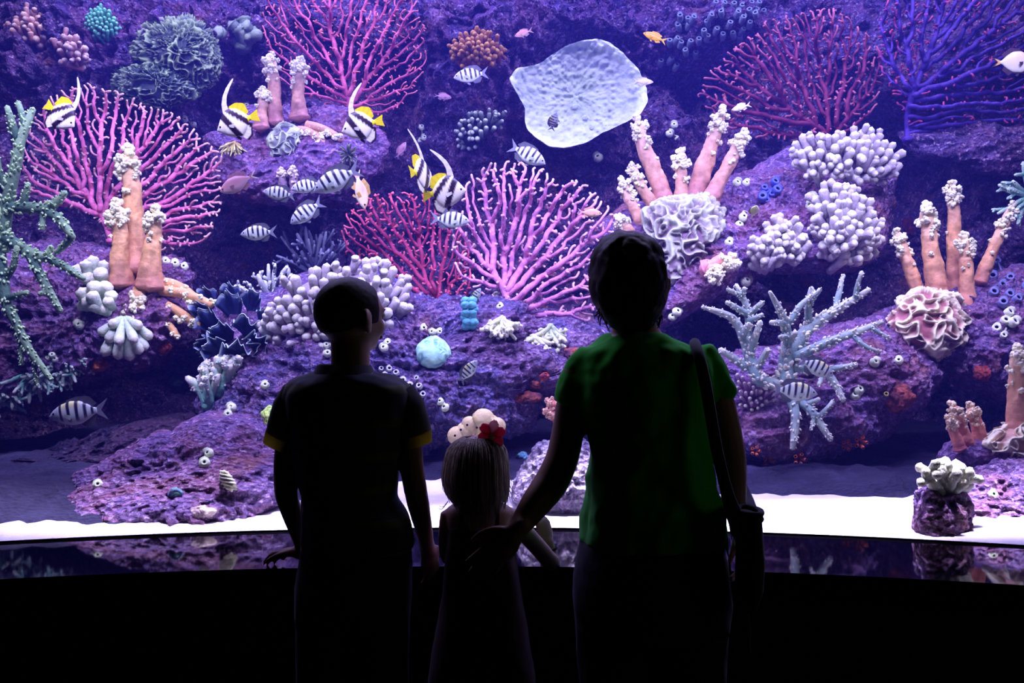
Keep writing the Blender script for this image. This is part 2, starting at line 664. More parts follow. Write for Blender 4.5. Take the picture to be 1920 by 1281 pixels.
def rock(poly, d, T, slope, label, mat=None, amp=.07, nr=46, nth=190, fine=1.35, seed=0, back=1.6, s=1.0, cat='reef rock', name='reef_rock'):
    nr, nth = int(nr * fine), int(nth * fine)
    poly = np.asarray(poly, float)
    c = (poly.max(0) + poly.min(0)) / 2 * .4 + poly.mean(0) * .6
    th = np.arange(nth) / nth * 2 * PI
    dr = np.stack([np.cos(th), np.sin(th)], 1)
    R = np.zeros(nth)
    q = np.roll(poly, -1, 0)
    for a, b in zip(poly, q):
        e = b - a
        den = dr[:, 0] * e[1] - dr[:, 1] * e[0]
        den = np.where(np.abs(den) < 1e-9, 1e-9, den)
        w = a - c
        t = (w[0] * e[1] - w[1] * e[0]) / den
        u = (w[0] * dr[:, 1] - w[1] * dr[:, 0]) / den
        R = np.where((t > 0) & (u >= 0) & (u <= 1), np.maximum(R, t), R)
    for _ in range(2):
        R = (np.roll(R, 1) + 2 * R + np.roll(R, -1)) / 4
    R = R * (1 + .10 * fbm(np.concatenate([dr * 3.2, dr[:, :1] * 0 + seed], 1), 4, seed, .6))
    rows, offs = [], []
    for sx in np.linspace(0.012, 2, 2 * nr):
        a = sx * PI / 2
        r = abs(math.sin(a))
        off = -T * abs(math.cos(a)) ** .8 if sx < 1 else T * back * abs(math.cos(a)) ** .8
        rows.append(c + dr * (R * max(r, .012))[:, None])
        offs.append(np.full(nth, off))
    uv = np.concatenate(rows)
    off = np.concatenate(offs)
    base = d + slope * (c[1] - uv[:, 1]) * d / F
    v = np.array([P(a, b, e) for a, b, e in zip(uv[:, 0], uv[:, 1], base + off)])
    cen = P(c[0], c[1], d)
    nrm = v - cen
    nrm[:, 1] *= 1.6
    nrm /= np.linalg.norm(nrm, axis=1)[:, None]
    v = v + nrm * crust(v + seed * 3.1, amp, s)[:, None]
    # keep out of the window
    lim = y_glass(v[:, 0]) + .06
    v[:, 1] = np.maximum(v[:, 1], lim)
    org = v.mean(0)
    mb = MB().grid(v, 2 * nr, nth, (.2, .1, .25), wrap=True)
    mb.f.append(tuple(range(nth))[::-1])
    o = mb.build(name, mat or M_ROCK, origin=org)
    tag(o, label, cat)
    bvh_add(v, mb.f)
    return o


rock([(-160, 480), (0, 470), (120, 458), (200, 480), (330, 480), (358, 520), (366, 585), (335, 640), (265, 682), (190, 695), (100, 740), (0, 765), (-160, 780)],
     4.35, .38, .55, 'overhanging purple ledge under the tall leather coral at the left', amp=.07, nr=60, nth=240, seed=1)
rock([(395, 260), (470, 195), (560, 205), (650, 205), (712, 260), (712, 325), (650, 370), (560, 385), (470, 372), (405, 340)],
     4.75, .30, .6, 'purple ledge behind the bannerfish with small leather corals on it', amp=.06, seed=2)
rock([(372, 600), (430, 560), (560, 520), (690, 500), (770, 570), (830, 590), (880, 585), (960, 585), (1070, 590), (1160, 620), (1200, 680), (1120, 725), (1010, 750), (975, 800), (890, 810),
      (820, 830), (760, 880), (640, 930), (540, 930), (430, 860), (370, 770)], 4.15, .42, .6, 'large blue violet rock behind the boy', M_ROCK3, amp=.08, nr=80, nth=300, seed=3)
rock([(88, 1000), (105, 935), (150, 885), (230, 850), (330, 800), (400, 772), (480, 790), (530, 860), (530, 930), (470, 975), (400, 996), (300, 1010), (180, 1018)],
     3.28, .22, 1.45, 'low purple rock on the sand at the lower left', amp=.055, nr=60, nth=220, seed=4, back=2.2)
rock([(1130, 420), (1190, 385), (1300, 360), (1400, 330), (1480, 285), (1600, 300), (1700, 325), (1672, 420), (1640, 490), (1560, 505), (1450, 512), (1380, 535), (1300, 585), (1240, 618), (1170, 640), (1120, 560)],
     4.55, .34, .7, 'purple ledge holding the central tall leather coral', amp=.065, nr=66, nth=260, seed=5)
rock([(1320, 690), (1400, 660), (1540, 625), (1650, 595), (1720, 640), (1765, 700), (1735, 752), (1700, 785), (1650, 822), (1560, 855), (1450, 870), (1370, 862), (1320, 800)],
     3.95, .34, .7, 'pink and purple overhanging rock under the pale staghorn coral', amp=.055, nr=60, nth=230, seed=6)
rock([(1655, 590), (1720, 560), (1830, 535), (1920, 500), (2060, 510), (2060, 720), (1940, 735), (1870, 745), (1800, 705), (1740, 690), (1690, 655)],
     4.3, .32, .6, 'violet rock under the brain coral at the right', amp=.06, nr=54, nth=220, seed=7)
rock([(1722, 985), (1728, 930), (1800, 905), (1850, 880), (1930, 860), (2040, 860), (2040, 1030), (1920, 1026), (1830, 1018), (1765, 1012)],
     3.16, .18, 1.2, 'low pink rock in the lower right corner', amp=.05, nr=50, nth=200, seed=8, s=1.3, back=2)
rock([(1716, 990), (1722, 925), (1745, 905), (1790, 903), (1812, 930), (1818, 985), (1800, 1016), (1740, 1016)],
     2.88, .09, .5, 'stubby rock pedestal under the white finger coral', M_ROCK, amp=.03, nr=34, nth=120, seed=9, s=1.7, back=1.2)
rock([(1772, 862), (1790, 828), (1850, 815), (1920, 812), (2030, 812), (2030, 880), (1920, 882), (1850, 878), (1800, 880)],
     3.5, .2, .4, 'narrow rock shelf under the pink leather coral at the right', amp=.03, nr=34, nth=140, seed=10)
rock([(960, 935), (985, 880), (1012, 842), (1050, 820), (1110, 830), (1150, 900), (1140, 960), (1070, 980), (1010, 968)],
     3.2, .14, .35, 'pale rock on the sand beside the girl, lamp light put into its colour', rock_mat('brightened_rock', [(.3, (.12, .09, .2)), (.45, (.35, .28, .48)), (.52, (.7, .62, .75)), (.7, (.85, .8, .85))], 14, .9, .1), amp=.03, nr=44, nth=160, seed=12, s=1.5, back=1.6)  # strong lamp light is put into this rock's pale colours
rock([(1690, 245), (1760, 250), (1850, 240), (2010, 235), (2030, 330), (1900, 328), (1800, 312), (1720, 292)],
     4.95, .2, .5, 'dark rock ledge below the big purple sea fan', M_ROCK2, amp=.05, nr=34, nth=150, seed=13)
rock([(-260, 1000), (-240, 860), (-60, 850), (90, 860), (230, 800), (370, 768), (450, 800), (470, 900), (420, 930), (250, 930), (60, 930), (-100, 930)], 3.95, .30, .8, 'rock slope in the lower left gap, cave shade put into its colour', M_DARK, amp=.06, nr=44, nth=170, seed=14)
rock([(-40, 1006), (-20, 965), (40, 945), (75, 965), (70, 990), (30, 1000)], 3.3, .12, .4, 'small dark rock on the sand in the lower left corner', M_ROCK2, amp=.04, nr=30, nth=110, seed=15)

# dark sheet over the rear sand; the overhang's shade is put into its colour
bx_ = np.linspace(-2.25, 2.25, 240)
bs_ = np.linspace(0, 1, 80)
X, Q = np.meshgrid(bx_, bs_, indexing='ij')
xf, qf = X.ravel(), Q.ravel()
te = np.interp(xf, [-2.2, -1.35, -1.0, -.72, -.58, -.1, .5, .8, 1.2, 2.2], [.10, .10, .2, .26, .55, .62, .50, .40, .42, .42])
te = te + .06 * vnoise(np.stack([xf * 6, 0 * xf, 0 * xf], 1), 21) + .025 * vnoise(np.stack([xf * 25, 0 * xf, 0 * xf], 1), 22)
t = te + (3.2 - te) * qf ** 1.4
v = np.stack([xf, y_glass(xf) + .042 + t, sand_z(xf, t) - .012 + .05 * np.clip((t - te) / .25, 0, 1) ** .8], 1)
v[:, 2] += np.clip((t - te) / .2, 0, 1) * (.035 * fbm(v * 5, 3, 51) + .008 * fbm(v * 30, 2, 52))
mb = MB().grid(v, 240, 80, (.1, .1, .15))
o = mb.build('reef_rock', rock_mat('rear_sand_shade', [(.3, (.012, .011, .03)), (.5, (.024, .021, .05)), (.6, (.032, .03, .068)), (.75, (.06, .05, .11))], 5, .5, 0, 0), origin=v.mean(0))  # stand-in sheet for the overhang's shade, not a real rock
tag(o, 'dark sheet over the rear sand, its shade put into the colour', 'reef rock')
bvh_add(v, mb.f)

BVH = BVHTree.FromPolygons(BV, BF)
CAMV = Vector((0, 0, CZ))


def hit(px, py, default=4.6):
    """distance of the first rock seen at a pixel"""
    r = Vector(P(px, py, 1.0)) - CAMV
    loc, nor, i, dist = BVH.ray_cast(CAMV, r.normalized())
    return loc.y if loc is not None else default


def hitn(px, py):
    r = Vector(P(px, py, 1.0)) - CAMV
    loc, nor, i, dist = BVH.ray_cast(CAMV, r.normalized())
    if loc is None:
        return P(px, py, 4.6), np.array([0, -1, 0.0])
    n = np.array(nor)
    if n.dot(np.array(r)) > 0:
        n = -n
    return np.array(loc), n


def drop(p, maxd=2.0):
    """height of whatever lies below a point"""
    loc, nor, i, dist = BVH.ray_cast(Vector(p), Vector((0, 0, -1)))
    return loc.z if loc is not None and dist < maxd else p[2]
# ------------------------------------------------------------------ coral makers
def inpoly(p, poly):
    x, y = p[:, 0], p[:, 1]
    r = np.zeros(len(p), bool)
    n = len(poly)
    for i in range(n):
        x0, y0 = poly[i]
        x1, y1 = poly[(i + 1) % n]
        if y0 == y1:
            continue
        c = ((y0 > y) != (y1 > y)) & (x < (x1 - x0) * (y - y0) / (y1 - y0) + x0)
        r ^= c
    return r


def sea_fan(base, poly, d, label, ctrunk, ctip, sp=12.5, step=5.0, rtip=2.2, rmax=9, bow=.10, wob=.05, seed=0, radial=.45, lean=0.0, power=.40, trunk=None):
    rng = np.random.default_rng(seed)
    poly = np.asarray(poly, float)
    sp = sp * .62
    rtip, rmax, power = rtip * .86, rmax * .62, power * .70
    lo, hi = poly.min(0), poly.max(0)
    gx, gy = np.meshgrid(np.arange(lo[0], hi[0], sp), np.arange(lo[1], hi[1], sp))
    att = np.stack([gx.ravel(), gy.ravel()], 1)
    att += rng.uniform(-.48, .48, att.shape) * sp
    att = att[inpoly(att, poly)]
    base = np.asarray(base, float)
    nodes, par, dirs = [base], [-1], [np.array([0, -1.0])]
    for q in (trunk or []):
        q = np.asarray(q, float)
        a = nodes[-1]
        k = max(1, int(np.linalg.norm(q - a) / step))
        for j in range(1, k + 1):
            nodes.append(a + (q - a) * j / k)
            par.append(len(nodes) - 2)
            dirs.append((q - a) / np.linalg.norm(q - a))
    near = np.full(len(att), 1e9)
    nid = np.zeros(len(att), int)
    alive = np.ones(len(att), bool)
    new = list(range(len(nodes)))
    for it in range(220):
        nn = np.array([nodes[i] for i in new])
        dd = np.linalg.norm(att[:, None] - nn[None], axis=2)
        k = dd.argmin(1)
        m = dd[np.arange(len(att)), k]
        up = m < near
        near[up] = m[up]
        nid[up] = np.array(new)[k[up]]
        alive &= near > sp * .55
        if not alive.any():
            break
        act = alive & (near < sp * 4.2)
        if not act.any():
            act = alive
        ids = np.unique(nid[act])
        new = []
        for i in ids:
            sel = act & (nid == i)
            w = att[sel] - nodes[i]
            w = (w / (np.linalg.norm(w, axis=1)[:, None] + 1e-9)).mean(0)
            rad = nodes[i] - base
            rad = rad / (np.linalg.norm(rad) + 1e-9)
            g = w + radial * rad * .35 + .2 * dirs[i] + rng.normal(0, .3, 2)
            g /= np.linalg.norm(g) + 1e-9
            p = nodes[i] + g * step
            if i > 0 and any(np.linalg.norm(p - nodes[c]) < step * .45 for c in range(max(0, i - 3), min(len(nodes), i + 4))):
                alive[np.nonzero(sel)[0][near[sel].argmin()]] = False
                continue
            nodes.append(p)
            par.append(i)
            dirs.append(g)
            new.append(len(nodes) - 1)
        if not new or len(nodes) > 4000:
            break
    n = len(nodes)
    nodes = np.array(nodes)
    cnt = np.zeros(n)
    ch = [[] for _ in range(n)]
    for i in range(1, n):
        ch[par[i]].append(i)
    hgt = np.zeros(n)
    for i in range(n - 1, -1, -1):
        if not ch[i]:
            cnt[i] = 1
        else:
            cnt[i] = sum(cnt[c] for c in ch[i])
            hgt[i] = 1 + max(hgt[c] for c in ch[i])
    # a small random wander keeps the twigs from lying in one plane
    dep = np.zeros(n)
    for i in range(1, n):
        dep[i] = .92 * dep[par[i]] + rng.normal(0, .010)
    rel = (nodes - base) / max(hi - lo)
    off = bow * rel[:, 0] ** 2 + lean * rel[:, 1] + dep * wob / .05 + .05 * vnoise(np.stack([nodes[:, 0] / 70, nodes[:, 1] / 70, 0 * dep + seed], 1), 3)
    p3 = np.array([P(a, b, d + o_) for (a, b), o_ in zip(nodes, off)])
    mm = d / F
    rad = np.minimum(rtip * cnt ** power, rmax) * mm
    w = np.clip(hgt / 6.0, 0, 1)[:, None]
    col = np.asarray(ctip) * (1 - w) + np.asarray(ctrunk) * w
    mb = MB()
    stack = [0]
    started = []
    while stack:
        i = stack.pop()
        chain = [i] if par[i] < 0 else [par[i], i]
        while ch[i]:
            c = sorted(ch[i], key=lambda k: -cnt[k])
            stack += c[1:]
            i = c[0]
            chain.append(i)
        if len(chain) < 2:
            continue
        q = p3[chain].copy()
        if len(q) > 3:
            q[1:-1] = (q[:-2] + 3 * q[1:-1] + q[2:]) / 5
        r = rad[chain].copy()
        r[0] = min(r[0], r[1] * 1.35)
        mb.tube(q, r, col[chain], n=6)
    # holdfast
    b = p3[0]
    mb.ball(b, (rmax * 1.7 * mm, rmax * 1.7 * mm, rmax * 1.1 * mm), ctrunk, 2, noise=.3)
    o = mb.build('sea_fan', M_FAN, origin=b)
    tag(o, label, 'sea fan coral')
    return o


def lens(poly, d, T, slope, nr, nth, back=.5, pw=.8):
    """a closed lens-shaped body with a given outline: vertices, faces, outward normals, front mask, plan position"""
    poly = np.asarray(poly, float)
    c = (poly.max(0) + poly.min(0)) / 2 * .4 + poly.mean(0) * .6
    th = np.arange(nth) / nth * 2 * PI
    dr = np.stack([np.cos(th), np.sin(th)], 1)
    R = np.zeros(nth)
    q = np.roll(poly, -1, 0)
    for a, b in zip(poly, q):
        e = b - a
        den = dr[:, 0] * e[1] - dr[:, 1] * e[0]
        den = np.where(np.abs(den) < 1e-9, 1e-9, den)
        w = a - c
        t = (w[0] * e[1] - w[1] * e[0]) / den
        u = (w[0] * dr[:, 1] - w[1] * dr[:, 0]) / den
        R = np.where((t > 0) & (u >= 0) & (u <= 1), np.maximum(R, t), R)
    R = (np.roll(R, 1) + 2 * R + np.roll(R, -1)) / 4
    rows, offs, fr = [], [], []
    for sx in np.concatenate([np.linspace(.01, 1, nr), np.linspace(1.12, 1.99, max(4, nr // 4))]):
        a = sx * PI / 2
        r = abs(math.sin(a))
        rows.append(c + dr * (R * max(r, .01))[:, None])
        offs.append(np.full(nth, -T * abs(math.cos(a)) ** pw if sx <= 1 else T * back * abs(math.cos(a)) ** pw))
        fr.append(np.full(nth, 1.0 if sx <= 1 else 0.0))
    uv, off, fr = np.concatenate(rows), np.concatenate(offs), np.concatenate(fr)
    base = d + slope * (c[1] - uv[:, 1]) * d / F
    v = np.array([P(a, b, e) for a, b, e in zip(uv[:, 0], uv[:, 1], base + off)])
    m = len(rows)
    f = []
    for i in range(m - 1):
        for k in range(nth):
            k2 = (k + 1) % nth
            f.append((i * nth + k, i * nth + k2, (i + 1) * nth + k2, (i + 1) * nth + k))
    f.append(tuple(range(nth))[::-1])
    f.append(tuple((m - 1) * nth + k for k in range(nth)))
    cen = P(c[0], c[1], d + T * .3)
    nrm = v - cen
    nrm[:, 1] *= 1.5
    nrm /= np.linalg.norm(nrm, axis=1)[:, None]
    return v, f, nrm, fr, uv


def ruffle(poly, T, label, cvalley, cridge, freq=30.0, hgt=.022, w=.16, d=None, slope=.4, seed=0, name='brain_coral', cat='brain coral', nr=60, nth=220, amp2=0.0, stretch=(1, 1, 1), build=True):
    poly = np.asarray(poly, float)
    c = poly.mean(0)
    if d is None:
        d = hit(*c) + .02
    v, f, nrm, fr, uv = lens(poly, d, T, slope, nr, nth)
    q = v * np.asarray(stretch)
    q = q + .018 * np.stack([vnoise(v * 22, seed + 5), vnoise(v * 22, seed + 6), vnoise(v * 22, seed + 7)], 1)
    n = vnoise(q * freq + seed * 7.7, seed)
    n2 = vnoise(q * freq * 1.5 + seed * 3.3 + 50, seed + 9)
    r = np.maximum(np.exp(-(n / w) ** 2), .8 * np.exp(-(n2 / (w * .8)) ** 2))
    disp = hgt * r * fr + amp2 * fbm(v * 9 + seed, 2, seed) * fr
    v = v + nrm * disp[:, None]
    col = np.asarray(cvalley) * (1 - r[:, None]) + np.asarray(cridge) * r[:, None]
    mb = MB().add(v, f, col)
    if not build:
        return mb, v.mean(0)
    o = mb.build(name, M_RUFFLE, origin=v.mean(0))
    return tag(o, label, cat)


def capsule(mb, a, b, r, col, tip, n=8, bulge=1.0, m=5):
    """a blunt finger from a to b"""
    a, b = np.asarray(a, float), np.asarray(b, float)
    ln = np.linalg.norm(b - a) + 1e-9
    t = np.array([0, .3, .6, .85, .96, 1.0])
    rr = np.array([.85, .86, .95 * (1 + .5 * (bulge - 1)), bulge, bulge * .82, bulge * .45]) * r
    path = a + (b - a) * t[:, None]
    mb.tube(path, rr, col, n=n, tipcol=tip)


def clump(poly, label, col, tip, n=70, r=7.0, ln=22.0, T=.10, d=None, name='finger_coral', cat='stony coral', seed=0, up=.8, knobs=.6, basecol=None, bulge=1.06, group=None):
    """a mound crowded with short blunt fingers (sizes in pixels of the frame)"""
    rng = np.random.default_rng(seed)
    poly = np.asarray(poly, float)
    c = poly.mean(0)
    if d is None:
        d = hit(*c) - .02
    mm = d / F
    v, f, nrm, fr, uv = lens(c + (poly - c) * .78, d, T * .45, .3, 14, 40)
    org = P(c[0], c[1], d)
    mb = MB().add(v + nrm * (.012 * fbm(v * 30, 2, seed))[:, None], f, basecol or tuple(np.array(col) * .7))
    root = thing(name, org, label, cat, group)
    mb.build('base', M_CORAL, root)
    mb = MB()
    lo, hi = poly.min(0), poly.max(0)
    pts, tries = [], 0
    gap = math.sqrt((hi - lo).prod() * .72 / n) * .72
    while len(pts) < n and tries < 9000:
        tries += 1
        q = rng.uniform(lo, hi)
        if inpoly(q[None], c + (poly - c) * .97)[0] and all(np.linalg.norm(q - e) > gap for e in pts):
            pts.append(q)
    half = (hi - lo) / 2
    for q in pts:
        rel = (q - c) / half
        rho2 = min(.99, (rel ** 2).sum())
        front = -T * math.sqrt(1 - rho2)
        nd = np.array([rel[0] * .9, -math.sqrt(1 - rho2) * .9, -rel[1] * .9 + up]) + rng.normal(0, .22, 3)
        nd /= np.linalg.norm(nd)
        l = ln * mm * rng.uniform(.65, 1.25)
        rr = r * mm * rng.uniform(.8, 1.15)
        # the finger's tip lies at the chosen place
        e = P(q[0], q[1], d + front) + nd * l * .15
        a = e - nd * l
        capsule(mb, a, e, rr, col, tip, bulge=bulge)
        while rng.random() < knobs:
            s = nd + rng.normal(0, .75, 3)
            s /= np.linalg.norm(s)
            m0 = a + nd * l * rng.uniform(.45, .8)
            capsule(mb, m0, m0 + s * l * .5 + nd * .15 * l, rr * .82, col, tip, bulge=bulge)
            if rng.random() < .5:
                break
    mb.build('fingers', M_CORAL, root)
    return root


def spray(base, label, col, tip, a0, a1, n=14, ln=(30, 60), r=5.0, d=None, fork=2, depth=.5, name='branching_coral', cat='stony coral', seed=0, bulge=1.05, taper=.8, mat=None, group=None, curl=0.0, bump=0, fl=.45, root=None, part='branches'):
    """fingers that radiate from a base between two picture angles (0 right, 90 up), forking near the ends"""
    rng = np.random.default_rng(seed)
    if d is None:
        d = hit(*base) - .02
    mm = d / F
    o = P(base[0], base[1], d)
    mb = MB()

    def grow(p, dr, l, rr, k):
        m = 7
        path, q, dd = [p], p.copy(), dr.copy()
        for i in range(m - 1):
            dd = dd + rng.normal(0, .10, 3) + np.array([0, 0, curl])
            dd /= np.linalg.norm(dd)
            q = q + dd * l / (m - 1)
            path.append(q)
        path = np.array(path)
        rad = rr * np.linspace(1, taper, m)
        rad[-1] *= .75
        rad[-2] *= bulge
        mb.tube(path, rad, col, n=8, tipcol=tip)
        if bump:
            for j in range(1, m - 1):
                for _ in range(bump):
                    b = rng.normal(0, 1, 3)
                    b /= np.linalg.norm(b)
                    x = path[j] + (path[j + 1] - path[j]) * rng.random()
                    mb.ball(x + b * rad[j] * .9, rad[j] * .36, tip, 1)
        if k > 0:
            for _ in range(rng.integers(1, 3)):
                j = rng.integers(m // 2, m - 1)
                s = dd + rng.normal(0, .55, 3)
                s /= np.linalg.norm(s)
                grow(path[j], s, l * fl * rng.uniform(.7, 1.2), rad[j] * .85, k - 1)
    for i in range(n):
        a = math.radians(a0 + (a1 - a0) * (i + rng.uniform(.2, .8)) / n)
        dr = np.array([math.cos(a), -rng.uniform(0, depth), math.sin(a)])
        dr /= np.linalg.norm(dr)
        grow(o + rng.normal(0, r * .7 * mm, 3), dr, rng.uniform(*ln) * mm, r * mm * rng.uniform(.85, 1.15), fork)
    mb.ball(o, (r * 2 * mm, r * 1.6 * mm, r * 1.6 * mm), col, 2, noise=.2)
    if root is not None:
        return mb.build(part, mat or M_CORAL, root)
    ob = mb.build(name, mat or M_CORAL, origin=o)
    return tag(ob, label, cat, group)


def cup(mb, base, dr, ln, r, col, inner, n=14, flare=.9, mouth=.55, belly=1.0):
    """a hollow barrel with an open mouth"""
    base, dr = np.asarray(base, float), np.asarray(dr, float)
    dr = dr / np.linalg.norm(dr)
    ref = np.array([0, 0, 1.0]) if abs(dr[2]) < .9 else np.array([1.0, 0, 0])
    u = np.cross(dr, ref)
    u /= np.linalg.norm(u)
    w = np.cross(dr, u)
    prof = [(0, .7), (.2, .9), (.5, belly), (.8, (belly + flare) / 2), (.95, flare), (1.0, flare * .88), (.99, mouth), (.85, mouth * .9), (.5, mouth * .7), (.45, 0.02)]
    ang = np.arange(n) / n * 2 * PI
    ring = np.cos(ang)[:, None] * u + np.sin(ang)[:, None] * w
    v = np.concatenate([base + dr * h * ln + ring * r * k for h, k in prof])
    cols = np.repeat(np.array([col] * 7 + [inner] * 3, float), n, axis=0)
    mb.grid(v, len(prof), n, cols, wrap=True)
    return mb


def cups(items, label, col, inner, name='tube_sponge', cat='sponge', part='tube', mat=None, d=None, group=None, mouth=.55, flare=.9, belly=1.0, ln=1.6, seed=0, base=True):
    """a colony: items are (px, py, radius px, lean x, lean up, towards viewer); every barrel is a part"""
    rng = np.random.default_rng(seed)
    c = np.mean([i[:2] for i in items], axis=0)
    loc, nor = hitn(*c)
    root = thing(name, loc, label, cat, group)
    for it in items:
        x, y, r = it[:3]
        lx, lz, ly = it[3:6] if len(it) > 3 else (rng.uniform(-.4, .4), .5, .8)
        dd = d if d is not None else hit(x, y)
        mm = dd / F
        dr = np.array([lx, -ly, lz], float)
        dr /= np.linalg.norm(dr)
        R = r * mm
        e = P(x, y, dd - R * ln * .8 * abs(dr[1]) - R * .5)
        mb = MB()
        cup(mb, e - dr * R * ln, dr, R * ln, R, col, inner, mouth=mouth, flare=flare, belly=belly)
        mb.build(part, mat or M_SPONGE, root)
    if base:
        pts = np.array([P(i[0], i[1], (d if d is not None else hit(i[0], i[1])) + .01) for i in items])
        ctr = pts.mean(0)
        mb = MB()
        for q, i in zip(pts, items):
            mb.ball(q, i[2] * 1.05 * q[1] / F, tuple(np.array(col) * .75), 1)
            k = min((np.linalg.norm(q - e), j) for j, e in enumerate(pts) if e is not q)[1] if len(pts) > 1 else 0
            mb.tube([q, (q + pts[k]) / 2, pts[k]], i[2] * .6 * q[1] / F, tuple(np.array(col) * .75), n=6)
        for q in pts:
            mb.tube([q, ctr], .006, tuple(np.array(col) * .75), n=5)
        mb.build('base', mat or M_SPONGE, root)
    return root


def leather(trunks, label, ctr, ctip, d, name='leather_coral', seed=0, nod=14, group=None, lobes=()):
    """tall fleshy trunks with crowns of knobs; trunks: list of [(x, y, half width px, dy m), ...] from base to top"""
    rng = np.random.default_rng(seed)
    x0, y0 = np.mean([t[0][0] for t in trunks]), np.max([t[0][1] for t in trunks])
    root = thing(name, P(x0, y0, d), label, 'soft coral', group)

    def knobcluster(mb, q, R, out):
        mb.ball(q, R * .62, ctip, 1, noise=.3, seed=rng.integers(99))
        for _ in range(11):
            b = rng.normal(0, 1, 3) + out * .9
            b /= np.linalg.norm(b)
            mb.ball(q + b * R * rng.uniform(.5, .8), R * rng.uniform(.27, .42), np.array(ctip) * rng.uniform(.85, 1.1), 1, noise=.25, seed=rng.integers(99))
    for tr in trunks:
        tr = [(*t, 0) if len(t) == 3 else t for t in tr]
        pts = np.array([P(t[0], t[1], d + t[3]) for t in tr])
        mm = d / F
        rad = np.array([t[2] for t in tr]) * mm
        # resample smoothly
        s = np.linspace(0, len(tr) - 1, 22)
        k = np.arange(len(tr))
        path = np.stack([np.interp(s, k, pts[:, j]) for j in range(3)], 1)
        r = np.interp(s, k, rad)
        for _ in range(3):
            path[1:-1] = (path[:-2] + 2 * path[1:-1] + path[2:]) / 4
            r[1:-1] = (r[:-2] + 2 * r[1:-1] + r[2:]) / 4
        path[3:-2] += .10 * r[3:-2, None] * np.stack([vnoise(np.stack([s * .6, 0 * s + seed + x0, 0 * s + k_], 1), 5) for k_ in (1, 2, 3)], 1)[3:-2]
        r = r * (1 + .09 * vnoise(np.stack([s * 1.1, 0 * s + seed, 0 * s + tr[0][0]], 1), 2))
        r[:3] *= (1.22, 1.12, 1.05)
        r[-1] *= .6
        # fine cross-section for the wrinkled skin; purple at the foot, paler towards the crown
        s2 = np.linspace(0, len(path) - 1, 60)
        ii = np.arange(len(path))
        pf = np.stack([np.interp(s2, ii, path[:, j]) for j in range(3)], 1)
        rf = np.interp(s2, ii, r)
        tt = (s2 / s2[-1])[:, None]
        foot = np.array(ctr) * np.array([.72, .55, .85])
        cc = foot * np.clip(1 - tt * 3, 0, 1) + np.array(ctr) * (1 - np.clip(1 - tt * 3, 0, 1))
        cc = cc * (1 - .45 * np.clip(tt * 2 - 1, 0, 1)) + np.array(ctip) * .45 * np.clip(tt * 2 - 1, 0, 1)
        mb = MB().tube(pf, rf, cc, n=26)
        vv = mb.v[0]
        R_ = rad.mean()
        vv += R_ * (.16 * np.stack([vnoise(vv * .9 / R_, 1), vnoise(vv * .9 / R_, 2), vnoise(vv * .9 / R_, 3)], 1) + .07 * np.stack([vnoise(vv * 3.2 / R_, 4), vnoise(vv * 3.2 / R_, 5), vnoise(vv * 3.2 / R_, 6)], 1))
        mb.c[0] *= (1 + .25 * fbm(vv * np.array([60, 60, 22]), 2, 9))[:, None]
        mb.build('trunk', M_SOFT, root)
        mb = MB()
        top = path[-1]
        ax = path[-1] - path[-6]
        ax /= np.linalg.norm(ax)
        R0 = rad[-1]
        knobcluster(mb, top + ax * R0 * .4, R0 * 1.05, ax)
        for j in range(int(nod * 2.4)):
            t = 21 - abs(rng.normal(0, 1)) * 4.6
            t = max(9, t)
            i = int(t)
            p = path[min(i, 21)]
            out = rng.normal(0, 1, 3)
            out -= ax * out.dot(ax)
            out /= np.linalg.norm(out)
            if out[1] > .4:
                out[1] *= -1
            rr = r[min(i, 20)]
            R = R0 * rng.uniform(.45, .85) * (1 if t > 15 else .7)
            knobcluster(mb, p + out * (rr + R * .25), R, out + ax * .5)
        mb.build('polyp_crown', M_SOFT, root)
    for (xa, ya, xb, yb, w, da, db) in lobes:
        a, b = P(xa, ya, d + da), P(xb, yb, d + db)
        mm = d / F
        mb = MB()
        path = np.array([a + (b - a) * t + np.array([0, 0, math.sin(t * PI) * w * .5 * mm]) for t in np.linspace(0, 1, 8)])
        mb.tube(path, np.linspace(w * .8, w * .6, 8) * mm, ctr, n=10)
        mb.build('lobe', M_SOFT, root)
        mb = MB()
        for t in np.linspace(.25, 1, 9):
            q = a + (b - a) * t
            out = rng.normal(0, 1, 3)
            out[1] = -abs(out[1])
            out /= np.linalg.norm(out)
            knobcluster(mb, q + out * w * .6 * mm, w * .6 * mm, out)
        mb.build('polyp_crown', M_SOFT, root)
    return root


